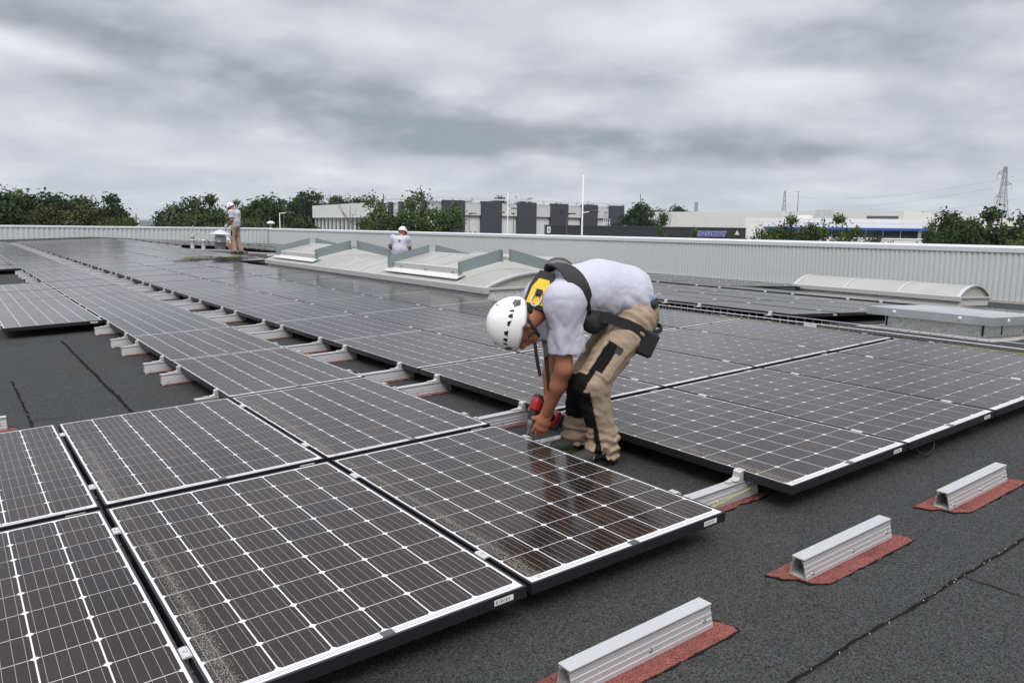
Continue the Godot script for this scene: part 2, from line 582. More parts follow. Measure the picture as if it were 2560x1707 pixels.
func panel(t: Transform3D, x0: float, k: int, label: String, group: String, fine: bool, left: String, right: bool, far: bool) -> void:
	var zf := row_front(k)
	var jit := Transform3D(Basis.from_euler(Vector3(rng.randfn(0, 0.0006), rng.randfn(0, 0.0006), rng.randfn(0, 0.0011))), Vector3())
	var o := thing("solar_panel", label, "solar panel", t * Transform3D(Basis(), Vector3(x0 + rng.randfn(0, 0.0012), -0.04, zf - PL)) * jit, group)
	mi("frame", MESH.frame, M.frame, o)
	mi("backsheet", MESH.backsheet, M.backsheet, o)
	var cm: Array = [M.cell, M.cell_b, M.cell_c]
	if fine:
		for i in 6:
			for j in 10:
				var c := mi("cell", MESH.cell, cm[(rng.randi() % 6) % 3 if rng.randf() < 0.35 else 0], o)
				c.position = cell_at(i, j)
	else:
		tag(mi("cells", MESH.cells, cm[rng.randi() % 3], o), "", "", "", "stuff")
	if not far:
		mi("busbars", MESH.busbars, M.ribbon, o)
	if k < 4 or (k == 5 and x0 < 0.0):
		mi("ribbons", MESH.ribbons, M.ribbon, o)
		mi("identification_tag", MESH.id_tag, M.tagdark, o)
		var sk := mi("sticker", MESH.sticker, M.paper, o)
		mi("barcode", MESH.barcode, M.ink, sk)
	if k < 2 and x0 < 2.0 and t == T1:
		tag(mi("dust", MESH["dust%d" % (rng.randi() % 3)], M.dust, o), "", "", "", "stuff")
	var zs := [0.292, 1.352]
	for z in zs:
		if left != "":
			var c := mi("clamp", MESH["clamp_" + left], M.clamp, o)
			c.position = Vector3(0, 0, z)
			if not far: mi("bolt", MESH["clamp_" + left + "_bolt"], M.steel, c)
		if right:
			var c := mi("clamp", MESH.clamp_right, M.clamp, o)
			c.position = Vector3(0, 0, z)
			if not far: mi("bolt", MESH.clamp_right_bolt, M.steel, c)

func panels() -> void:
	make_panel_meshes()
	var g := "solar panels of the roof array"
	var cols := [
		# plane, x0, rows, label tail, left clamp, right clamp
		[1, -2.029, [0, 1], "in the leftmost column at the picture's left edge", "", false],
		[1, -1.021, [0, 1, 5, 6, 7, 8, 12, 13, 14, 15, 16, 17], "in the broken column left of the long one", "mid", false],
		[1, -0.013, range(0, 26), "in the long column left of the rail walkway", "mid", true],
		[1, 1.431, range(0, 26), "in the column right of the rail walkway", "left", false],
		[1, 2.439, range(0, 26), "in the second column right of the walkway", "mid", false],
		[1, 3.447, range(0, 26), "in the third column right of the walkway", "mid", false],
		[1, 4.455, [0, 1, 2] + range(11, 26), "in the column along the wire cable tray", "mid", true],
		[2, 0.15, [2, 3] + range(19, 26), "in the first column beyond the cable tray", "left", false],
		[2, 1.158, [2, 3, 4, 5, 6, 10, 11, 12] + range(19, 26), "in the second column beyond the cable tray", "mid", false],
		[2, 2.166, [2, 3, 4, 5, 6] + range(10, 26), "in the third column beyond the cable tray", "mid", false],
		[2, 3.174, [2, 3, 4, 5, 6] + range(10, 26), "in the fourth column beyond the cable tray", "mid", false],
		[2, 4.62, range(-1, 26), "in the column across the farther dark gap", "left", false],
		[2, 5.628, range(5, 26), "in the second column beyond the farther gap", "mid", false],
		[2, 6.636, range(5, 26), "in the third column beyond the farther gap", "mid", false],
		[2, 7.644, [5, 6, 7, 8, 9] + range(15, 26), "in the last column before the right wall", "mid", false]]
	for ci in cols.size():
		var c: Array = cols[ci]
		var n := 0
		for k in c[2]:
			n += 1
			var near: bool = c[0] == 1 and (k < 2 or (k == 2 and ci >= 2 and ci <= 4))
			var far: bool = k > 12 or (c[0] == 2 and k > 8)
			var lc: String = c[4]
			if ci == 2 and not (k in [0, 1, 5, 6, 7, 8, 12, 13, 14, 15, 16, 17]): lc = "left"
			panel(T1 if c[0] == 1 else T2, c[1], k, "dark solar panel, %s from the front %s" % [ordinal(n), c[3]], g, near, lc, c[5] and k < 12, far)

# ------------------------------------------------------------------ mounting rails
func jag(x0: float, x1: float, z0: float, z1: float, amp: float, sd: int) -> Array:
	var r := RandomNumberGenerator.new()
	r.seed = sd
	var p := []
	var n := 16
	for i in n: p.append(Vector2(lerpf(x0, x1, i / float(n)) + r.randf_range(-amp, amp) * 0.5, z0 + r.randf_range(-amp, amp) * 0.5))
	for i in 5: p.append(Vector2(x1 + r.randf_range(-amp, amp), lerpf(z0, z1, i / 5.0)))
	for i in n: p.append(Vector2(lerpf(x1, x0, i / float(n)), z1 + r.randf_range(-amp, amp)))
	for i in 5: p.append(Vector2(x0 + r.randf_range(-amp, amp), lerpf(z1, z0, i / 5.0)))
	return p

func free_felt(grow: float, amp: float, sd: int) -> Array:
	var r := RandomNumberGenerator.new()
	r.seed = sd
	var key := [Vector2(-0.375, -0.085), Vector2(0.30, -0.085), Vector2(0.315, -0.03), Vector2(0.355, 0.075), Vector2(0.345, 0.100), Vector2(-0.245, 0.098), Vector2(-0.300, 0.055), Vector2(-0.305, 0.005), Vector2(-0.345, -0.02)]
	var p := []
	for i in key.size():
		var a: Vector2 = key[i] * (1.0 + grow * 2.0) + key[i].normalized() * grow * 0.5
		var b: Vector2 = key[(i + 1) % key.size()] * (1.0 + grow * 2.0) + key[(i + 1) % key.size()].normalized() * grow * 0.5
		var n := maxi(1, int(a.distance_to(b) / 0.03))
		for k in n: p.append(a.lerp(b, k / float(n)) + Vector2(r.randf_range(-amp, amp), r.randf_range(-amp, amp)) * 0.6)
	return p

func make_rail_meshes() -> void:
	var along := Transform3D(Basis(Vector3(0, 0, 1), Vector3(0, 1, 0), Vector3(-1, 0, 0)), Vector3())  # polygon x -> z, pushed along -x
	var s := st0()
	for sd in [1.0, -1.0]:
		var outer := []
		var inner := []
		var steps := [[0.0, 0.0], [0.16, 0.0], [0.18, 0.0013], [0.26, 0.0013], [0.28, 0.0], [0.40, 0.0], [0.42, 0.0013], [0.50, 0.0013], [0.52, 0.0], [0.64, 0.0], [0.66, 0.0013], [0.74, 0.0013], [0.76, 0.0], [0.93, 0.0], [0.95, 0.0022], [1.0, 0.0022]]
		for e in steps:
			var b := Vector2(lerpf(0.037, 0.0215, e[0]), e[0] * 0.073)
			outer.append(Vector2((b.x + e[1]) * sd, b.y))
			inner.append(Vector2((b.x - 0.0025) * sd, b.y))
		inner.reverse()
		var poly := outer + inner
		if sd < 0: poly.reverse()
		prism(s, poly, along, -0.3, 0.3)
	bevbox(s, Vector3(-0.302, 0.0775, -0.0262), Vector3(0.302, 0.0845, 0.0262), 0.0012)
	box(s, Vector3(-0.3, 0.066, -0.017), Vector3(0.3, 0.0775, -0.0145))
	box(s, Vector3(-0.3, 0.066, 0.0145), Vector3(0.3, 0.0775, 0.017))
	MESH.rail = fin(s)
	s = st0()
	box(s, Vector3(-0.298, 0.0065, -0.034), Vector3(0.298, 0.0085, 0.034))
	MESH.rail_floor = fin(s)
	for v in 4:
		s = st0()
		prism(s, free_felt(0.0, 0.005, 500 + v) if v < 2 else jag(-0.27, 0.315, -0.055, 0.072, 0.007, 500 + v), Transform3D(Basis(Vector3(1, 0, 0), Vector3(0, 0, 1), Vector3(0, -1, 0)), Vector3()), -0.006, -0.0008)
		MESH["felt%d" % v] = fin(s)
		s = st0()
		prism(s, free_felt(0.009, 0.010, 600 + v) if v < 2 else jag(-0.275, 0.32, -0.06, 0.078, 0.013, 600 + v), Transform3D(Basis(Vector3(1, 0, 0), Vector3(0, 0, 1), Vector3(0, -1, 0)), Vector3()), -0.003, 0.0)
		MESH["bleed%d" % v] = fin(s)
	s = st0()
	var ty := Transform3D(Basis(Vector3(1, 0, 0), Vector3(0, 0.22, 0.975), Vector3(0, -0.975, 0.22)), Vector3())
	lathe(s, [Vector2(0.0, 0.006), Vector2(0.0045, 0.006), Vector2(0.0055, 0.004), Vector2(0.0055, 0.0015), Vector2(0.009, 0.0015), Vector2(0.009, -0.001)], 6, ty)
	MESH.bolt = fin(s)

func rail(t: Transform3D, x: float, z: float, label: String, group: String, full: bool) -> void:
	var o := thing("mounting_rail", label, "mounting rail", t * Transform3D(Basis.from_euler(Vector3(0, rng.randfn(0, 0.006), 0)), Vector3(x + rng.randfn(0, 0.006), ROOF, z)), group)
	var v := (rng.randi() % 2) + (0 if group.begins_with("free") else 2)
	mi("bitumen_bleed", MESH["bleed%d" % v], M.bitumen, o)
	mi("felt_strip", MESH["felt%d" % v], M.felt, o)
	mi("channel", MESH.rail, M.alu, o)
	if full:
		mi("channel_floor", MESH.rail_floor, M.flashing, o)
		for i in 3:
			var b := mi("bolt", MESH.bolt, M.steel, o)
			b.position = Vector3([-0.255, 0.015, 0.262][i], [0.022, 0.03, 0.038][i], 0.037 - [0.022, 0.03, 0.038][i] * 0.21)

func rails() -> void:
	make_rail_meshes()
	var n := 0
	for k in 26:
		for i in 2:
			n += 1
			var z := row_front(k) - PL + ([1.352, 0.292][i] as float)
			rail(T1, 1.22, z, "aluminium rail on red felt, %s from the front in the walkway" % ordinal(n), "rails crossing the walkway", k < 8)
	n = 0
	for k in [2, 3, 4, 9, 10, 11]:
		for i in 2:
			n += 1
			rail(T1, 0.13, row_front(k) - PL + ([1.352, 0.292][i] as float), "aluminium rail sticking out left of the long panel column, %s from front" % ordinal(n), "rails along the broken column", k < 6)
	n = 0
	for k in range(19, 26):
		for i in 2:
			n += 1
			rail(T2, -0.1, row_front(k) - PL + ([1.352, 0.292][i] as float), "distant rail at the far panel block near vent, %s from front" % ordinal(n), "far rails", false)
	for k in [0, 1]:
		for i in 2:
			for x in [[2.43, "second"], [3.438, "third"], [4.446, "fourth"], [-1.03, "leftmost"]]:
				rail(T1, x[0], row_front(k) - PL + ([1.352, 0.292][i] as float), "aluminium rail hidden under the %s panel seam, %s row, %s end" % [x[1], ["nearest", "second"][k], ["front", "back"][i]], "rails under the panel seams", k == 0)
	# the free ones in the foreground, waiting for panels
	rail(T1, 0.12, 1.978, "bare aluminium rail on red felt in the bottom foreground, nearest", "free rails in front of the array", true)
	rail(T1, 1.222, 1.978, "bare aluminium rail on red felt, middle of the three", "free rails in front of the array", true)
	rail(T1, 2.30, 1.985, "bare aluminium rail on red felt, farthest right of the three", "free rails in front of the array", true)
	rail(T1, 3.46, 1.99, "bare rail whose red felt corner shows at the right edge", "free rails in front of the array", true)
	rail(T1, -1.55, -2.32, "bare rail cut off by the left picture edge", "free rails in front of the array", true)
	rail(T2, 3.0, -0.2, "bare rail on the roof behind the roof hatch", "free rails in front of the array", true)

# ------------------------------------------------------------------ roof, parapets
func seam(parent: Node, t: Transform3D, a: Vector3, b: Vector3, w: float, sd: int, specks: bool) -> void:
	var r := RandomNumberGenerator.new()
	r.seed = sd
	var s := st0()
	var n := int(a.distance_to(b) / 0.03)
	var d := (b - a).normalized()
	var sdv := d.cross(Vector3.UP).normalized()
	var la := Vector3()
	var lb := Vector3()
	var wob := 0.0
	for i in n + 1:
		wob = wob * 0.9 + r.randf_range(-0.0025, 0.0025)
		var p := a.lerp(b, i / float(n)) + sdv * wob
		var l := p - sdv * w * r.randf_range(0.25, 1.0)
		var q := p + sdv * w * r.randf_range(0.15, 0.6)
		l.y += 0.004; q.y += 0.0045
		if i: quad(s, t * la, t * lb, t * q, t * l)
		la = l; lb = q
	part("seam_bleed", s, M.bitumen, parent)
	if specks:
		s = st0()
		for i in int(a.distance_to(b) * 18.0):
			if r.randf() < 0.45: continue
			var p := a.lerp(b, r.randf()) + sdv * r.randf_range(-0.004, 0.004)
			var e := r.randf_range(0.0008, 0.0030)
			box(s, Vector3(-e, 0.0, -0.0007), Vector3(e, 0.0056, 0.0007), t * Transform3D(Basis(Vector3.UP, atan2(-d.z, d.x) + r.randf_range(-0.3, 0.3)), p))
		tag(part("pale_specks", s, M.paper, parent), "", "", "", "stuff")

func build_roof() -> void:
	var ridge := 5.925
	var s := st0()
	var e0 := T1 * Vector3(-14.0, ROOF, 0)
	var e1 := T1 * Vector3(ridge, ROOF, 0)
	var e2 := T2 * Vector3(10.95, ROOF, 0)
	var zs := [-50.4, -30.0, -15.0, -6.0, 0.0, 6.0, 14.0]
	for i in zs.size() - 1:
		for e in [[e0, e1], [e1, e2]]:
			quad(s, Vector3(e[0].x, e[0].y, zs[i]), Vector3(e[1].x, e[1].y, zs[i]), Vector3(e[1].x, e[1].y, zs[i + 1]), Vector3(e[0].x, e[0].y, zs[i + 1]))
	for e in [[e0, e1], [e1, e2]]:
		quad(s, Vector3(e[0].x, e[0].y - 0.4, 14), Vector3(e[1].x, e[1].y - 0.4, 14), Vector3(e[1].x, e[1].y - 0.4, -50.4), Vector3(e[0].x, e[0].y - 0.4, -50.4))
		for z in [-50.4, 14.0]:
			quad(s, Vector3(e[0].x, e[0].y - 0.4, z), Vector3(e[1].x, e[1].y - 0.4, z), Vector3(e[1].x, e[1].y, z), Vector3(e[0].x, e[0].y, z))
	var roof := part("roof", s, M.roof, self)
	tag(roof, "dark grey granulated bitumen roof with a low ridge", "roof", "", "structure")
	seam(roof, T1, Vector3(-2.0, ROOF, 2.335), Vector3(6.0, ROOF, 2.345), 0.0105, 1, true)
	seam(roof, T1, Vector3(1.415, ROOF, 2.345), Vector3(1.415, ROOF, 4.0), 0.006, 2, false)
	seam(roof, T1, Vector3(-0.53, ROOF, -6.1), Vector3(-0.53, ROOF, -1.6), 0.022, 3, false)
	seam(roof, T1, Vector3(-1.12, ROOF, -4.0), Vector3(-1.11, ROOF, -1.6), 0.014, 4, true)
	seam(roof, T1, Vector3(-1.12, ROOF, -2.42), Vector3(-0.9, ROOF, -2.4), 0.006, 5, false)
	seam(roof, T1, Vector3(-1.6, ROOF, -6.1), Vector3(-0.53, ROOF, -6.1), 0.008, 6, false)
	# body of the building under the roof
	var b := thing("warehouse_body", "pale metal clad warehouse whose roof carries the array", "building")
	for w in [[Vector3(e0.x - 0.2, -7.5, -50.6), Vector3(e0.x - 0.05, e0.y - 0.2, 14)], [Vector3(e2.x + 0.02, -7.5, -50.6), Vector3(e2.x + 0.2, e2.y - 0.42, 14)], [Vector3(e0.x, -7.5, -50.65), Vector3(e2.x, e0.y - 0.42, -50.5)]]:
		s = st0()
		box(s, w[0], w[1])
		part("wall", s, M.wall, b)

func cladding(s: SurfaceTool, a: Vector3, b: Vector3, ytop0: float, ytop1: float, ybot0: float, ybot1: float, pitch: float, depth: float, out: Vector3) -> void:
	# trapezoid sheet between a and b (plan), ribs towards out
	var n := int(a.distance_to(b) / pitch)
	var prev_t := Vector3()
	var prev_b := Vector3()
	for i in n:
		for e in [[0.0, 1.0], [0.50, 1.0], [0.60, 0.0], [0.90, 0.0]]:
			var f: float = (i + e[0]) / n
			var p: Vector3 = a.lerp(b, f) + out * depth * e[1]
			var pt := Vector3(p.x, lerpf(ytop0, ytop1, f), p.z)
			var pb := Vector3(p.x, lerpf(ybot0, ybot1, f), p.z)
			if not (i == 0 and e[0] == 0.0):
				quad(s, prev_b, prev_t, pt, pb)
			prev_t = pt
			prev_b = pb

func parapets() -> void:
	var X := 16.955
	var yt := func(z: float) -> float: return 0.70 + 0.0033 * (z + 50.0)
	var w := thing("parapet_wall", "long grey ribbed metal parapet along the right side of roof", "parapet", Transform3D(), "")
	var s := st0()
	cladding(s, Vector3(X, 0, -50.25), Vector3(X, 0, 10.0), yt.call(-50.25) - 0.06, yt.call(10.0) - 0.06, -0.42, -0.42, 0.1165, 0.022, Vector3(-1, 0, 0))
	part("cladding", s, M.wall, w)
	s = st0()
	box(s, Vector3(X + 0.01, -0.6, -50.6), Vector3(X + 0.5, 0.60, 10.0))
	part("backing", s, M.wall, w)
	s = st0()
	box(s, Vector3(X - 0.06, -0.36, -50.2), Vector3(X - 0.024, -0.27, 10.0))
	part("base_flashing", s, M.flashing, w)
	var z := -50.5
	while z < 10.0:
		s = st0()
		var z1 := minf(z + 3.0, 10.0)
		var y0: float = yt.call(z)
		var y1: float = yt.call(z1)
		var pf := [Vector2(X - 0.045, -0.095), Vector2(X - 0.045, 0.0), Vector2(X - 0.042, 0.004), Vector2(X + 0.62, 0.045), Vector2(X + 0.62, -0.06)]
		for i in pf.size() - 1:
			var p: Vector2 = pf[i]
			var q: Vector2 = pf[i + 1]
			quad(s, Vector3(p.x, y0 + p.y, z + 0.003), Vector3(q.x, y0 + q.y, z + 0.003), Vector3(q.x, y1 + q.y, z1 - 0.003), Vector3(p.x, y1 + p.y, z1 - 0.003))
		box(s, Vector3(X - 0.047, y0 - 0.096, z - 0.02), Vector3(X - 0.0435, y0 + 0.003, z + 0.035))
		part("coping", s, M.coping, w)
		z += 3.0
	# left wall
	var Z := -50.3
	w = thing("parapet_wall", "grey ribbed metal parapet closing the far end at left", "parapet", Transform3D(), "")
	s = st0()
	cladding(s, Vector3(-14, 0, Z), Vector3(X, 0, Z), 0.67, 0.67, -0.75, -0.40, 0.262, 0.045, Vector3(0, 0, 1))
	part("cladding", s, M.wall, w)
	s = st0()
	box(s, Vector3(-14, -1.0, Z - 0.4), Vector3(X, 0.62, Z - 0.01))
	part("backing", s, M.wall, w)
	var x := -14.0
	while x < 17.2:
		var x1 := minf(x + 1.78, 17.35)
		s = st0()
		var pf := [Vector2(0.075, -0.085), Vector2(0.075, 0.0), Vector2(-0.5, 0.03), Vector2(-0.5, -0.06)]
		for i in pf.size() - 1:
			var p: Vector2 = pf[i]
			var q: Vector2 = pf[i + 1]
			quad(s, Vector3(x + 0.003, 0.725 + p.y, Z + p.x), Vector3(x1 - 0.003, 0.725 + p.y, Z + p.x), Vector3(x1 - 0.003, 0.725 + q.y, Z + q.x), Vector3(x + 0.003, 0.725 + q.y, Z + q.x))
		part("coping", s, M.coping, w)
		s = st0()
		box(s, Vector3(x - 0.05, 0.63, Z + 0.077), Vector3(x + 0.05, 0.735, Z + 0.09))
		part("joint_cover", s, M.white_metal, w)
		x += 1.78

# ------------------------------------------------------------------ skylights and roof furniture
func arc_pts(hw: float, y0: float, rise: float, n: int) -> Array:
	var R := (hw * hw + rise * rise) / (2.0 * rise)
	var a := asin(hw / R)
	var p := []
	for i in n + 1:
		var t := lerpf(-a, a, i / float(n))
		p.append(Vector2(R * sin(t), y0 + rise - R * (1.0 - cos(t))))
	return p

func vault(label: String, t: Transform3D, hw: float, z0: float, z1: float, curb: float, rise: float, ribs: Array, skips: Array, deep: float) -> Node3D:
	# barrel skylight: foil clad curb, gutter trim, panes between ribs, lunettes at both ends
	var o := thing("barrel_skylight", label, "skylight", t)
	var s := st0()
	for sd in [-1.0, 1.0]:
		var x0: float = (hw - 0.05) * sd
		box(s, Vector3(minf(x0, x0 - 0.05 * sd), -deep, z1), Vector3(maxf(x0, x0 - 0.05 * sd), curb - 0.03, z0))
	for z in [z0 - 0.05, z1]:
		box(s, Vector3(-hw + 0.1, -deep, z), Vector3(hw - 0.1, curb - 0.03, z + 0.05))
	part("curb", s, M.foil, o)
	var zz := z1 + 0.5
	while zz < z0:
		for sd in [-1.0, 1.0]:
			s = st0()
			box(s, Vector3((hw - 0.048) * sd - 0.006, curb - 0.11, zz - 0.008), Vector3((hw - 0.048) * sd + 0.006, curb - 0.03, zz + 0.008))
			part("fixing_clip", s, M.black, o)
		zz += 0.72
	s = st0()
	for sd in [-1.0, 1.0]:
		var a: float = (hw + 0.012) * sd
		var b: float = (hw - 0.06) * sd
		bevbox(s, Vector3(minf(a, b), curb - 0.085, z1 - 0.03), Vector3(maxf(a, b), curb + 0.012, z0 + 0.03), 0.006)
	for z in [z0 - 0.02, z1 - 0.03]:
		bevbox(s, Vector3(-hw + 0.06, curb - 0.03, z), Vector3(hw - 0.06, curb + 0.008, z + 0.05), 0.005)
	part("edge_trim", s, M.alu_dull, o)
	var arc := arc_pts(hw - 0.02, curb + 0.005, rise, 18)
	for i in ribs.size() - 1:
		if i in skips: continue
		s = st0()
		smooth(s)
		for k in arc.size() - 1:
			quad(s, Vector3(arc[k].x, arc[k].y, ribs[i]), Vector3(arc[k].x, arc[k].y, ribs[i + 1]), Vector3(arc[k + 1].x, arc[k + 1].y, ribs[i + 1]), Vector3(arc[k + 1].x, arc[k + 1].y, ribs[i]))
		part("pane", s, M.vault, o)
	for i in ribs.size():
		s = st0()
		var wd := 0.035 if i == 0 or i == ribs.size() - 1 else 0.02
		for k in arc.size() - 1:
			var dn: Vector2 = (arc[k + 1] - arc[k]).orthogonal().normalized() * -0.012
			if dn.y < 0: dn = -dn
			var p0: Vector2 = arc[k] + dn
			var p1: Vector2 = arc[k + 1] + dn
			quad(s, Vector3(p0.x, p0.y, ribs[i] + wd), Vector3(p0.x, p0.y, ribs[i] - wd), Vector3(p1.x, p1.y, ribs[i] - wd), Vector3(p1.x, p1.y, ribs[i] + wd))
			for sg in [-1.0, 1.0]:
				quad(s, Vector3(p0.x, p0.y, ribs[i] + wd * sg), Vector3(p1.x, p1.y, ribs[i] + wd * sg), Vector3(p1.x, p1.y - 0.03, ribs[i] + wd * sg), Vector3(p0.x, p0.y - 0.03, ribs[i] + wd * sg))
		part("rib", s, M.alu_dull, o)
	for z in [z0 - 0.03, z1 + 0.03]:
		s = st0()
		for k in range(0, arc.size() - 1):
			quad(s, Vector3(arc[k].x, curb, z), Vector3(arc[k].x, arc[k].y, z), Vector3(arc[k + 1].x, arc[k + 1].y, z), Vector3(arc[k + 1].x, curb, z))
		part("lunette", s, M.vault_end, o)
	return o

func smoke_vent(o: Node3D, yoff: float, z0: float, z1: float) -> void:
	# double leaf vent with wind deflector plates, on the vault o (its local frame: x from the ridge)
	var v := Node3D.new()
	v.name = "smoke_vent"
	o.add_child(v, true)
	var yl := func(x: float) -> float: return 0.60 - absf(x) * 0.225 + yoff   # top of the leaves
	var s := st0()
	for sd in [-1.0, 1.0]:
		# white base flange that leans out over the panes
		var a := Vector3(0.80 * sd, yl.call(0.8) - 0.085, 0)
		var b := Vector3(0.97 * sd, yl.call(0.8) - 0.15, 0)
		for q in [[a, b, 0.0], [a + Vector3(0, -0.012, 0), b + Vector3(0, -0.012, 0), 1.0]]:
			quad(s, Vector3(q[0].x, q[0].y, z1 - 0.1), Vector3(q[0].x, q[0].y, z0 + 0.1), Vector3(q[1].x, q[1].y, z0 + 0.1), Vector3(q[1].x, q[1].y, z1 - 0.1))
		quad(s, Vector3(b.x, b.y, z1 - 0.1), Vector3(b.x, b.y, z0 + 0.1), Vector3(b.x, b.y - 0.012, z0 + 0.1), Vector3(b.x, b.y - 0.012, z1 - 0.1))
		# leaf casing
	for z in [z1 - 0.06, z0 + 0.02]:
		var pl := [Vector2(-0.9, 0.20 + yoff), Vector2(-0.82, yl.call(0.82) - 0.06), Vector2(0, yl.call(0) - 0.06), Vector2(0.82, yl.call(0.82) - 0.06), Vector2(0.9, 0.20 + yoff)]
		prism(s, pl, Transform3D(), z, z + 0.04)
	part_in("base", s, M.white_metal, v)
	for sd in [-1.0, 1.0]:
		s = st0()
		var x0 := 0.035
		var x1 := 0.82
		var th := 0.095
		var pr := [Vector2(x0, yl.call(x0)), Vector2(x1, yl.call(x1)), Vector2(x1, yl.call(x1) - th), Vector2(x0, yl.call(x0) - th)]
		var pq := []
		for q in pr: pq.append(Vector2(q.x * sd, q.y))
		for q in [[z0 - 0.045, z0], [z1, z1 + 0.045]]:
			prism(s, pq, Transform3D(), q[0], q[1])
		for q in [[x0, x0 + 0.04], [x1 - 0.04, x1]]:
			var e := [Vector2(q[0] * sd, yl.call(q[0])), Vector2(q[1] * sd, yl.call(q[1])), Vector2(q[1] * sd, yl.call(q[1]) - th), Vector2(q[0] * sd, yl.call(q[0]) - th)]
			prism(s, e, Transform3D(), z1 + 0.045, z0 - 0.045)
		part_in("leaf_frame", s, M.alu_dull, v)
		for i in 3:
			s = st0()
			var za := lerpf(z1 + 0.045, z0 - 0.045, i / 3.0) + 0.012
			var zb := lerpf(z1 + 0.045, z0 - 0.045, (i + 1) / 3.0) - 0.012
			var e := [Vector2((x0 + 0.04) * sd, yl.call(x0 + 0.04) - 0.006), Vector2((x1 - 0.04) * sd, yl.call(x1 - 0.04) - 0.006), Vector2((x1 - 0.04) * sd, yl.call(x1) - 0.03), Vector2((x0 + 0.04) * sd, yl.call(x0) - 0.03)]
			prism(s, e, Transform3D(), za, zb)
			part_in("pane", s, M.vault, v)
		for i in 3:
			s = st0()
			var zc := lerpf(z1, z0, [0.12, 0.5, 0.88][i])
			box(s, Vector3(0.822 * sd - 0.006, yl.call(0.82) - 0.08, zc - 0.03), Vector3(0.822 * sd + 0.006, yl.call(0.82) - 0.05, zc + 0.05))
			part_in("hinge", s, M.galv, v)
		for z in [z0 + 0.02, z1 - 0.02]:
			s = st0()
			var e := [Vector2(0.09 * sd, yl.call(0.0) - 0.095), Vector2(0.07 * sd, yl.call(0.0) + 0.12), Vector2(0.90 * sd, yl.call(0.90) + 0.125), Vector2(0.90 * sd, yl.call(0.90) - 0.085)]
			prism(s, e, Transform3D(), z - 0.003, z + 0.003)
			var dz := 0.06 if z > (z0 + z1) / 2 else -0.06
			for x in [0.09, 0.90]:
				box(s, Vector3(x * sd - 0.003, yl.call(x) - 0.07, minf(z, z + dz)), Vector3(x * sd + 0.003, yl.call(x) + 0.12, maxf(z, z + dz)))
			part_in("wind_deflector", s, M.flap, v)

func part_in(called: String, s: SurfaceTool, m: Material, parent: Node) -> void:
	part(called, s, m, parent)

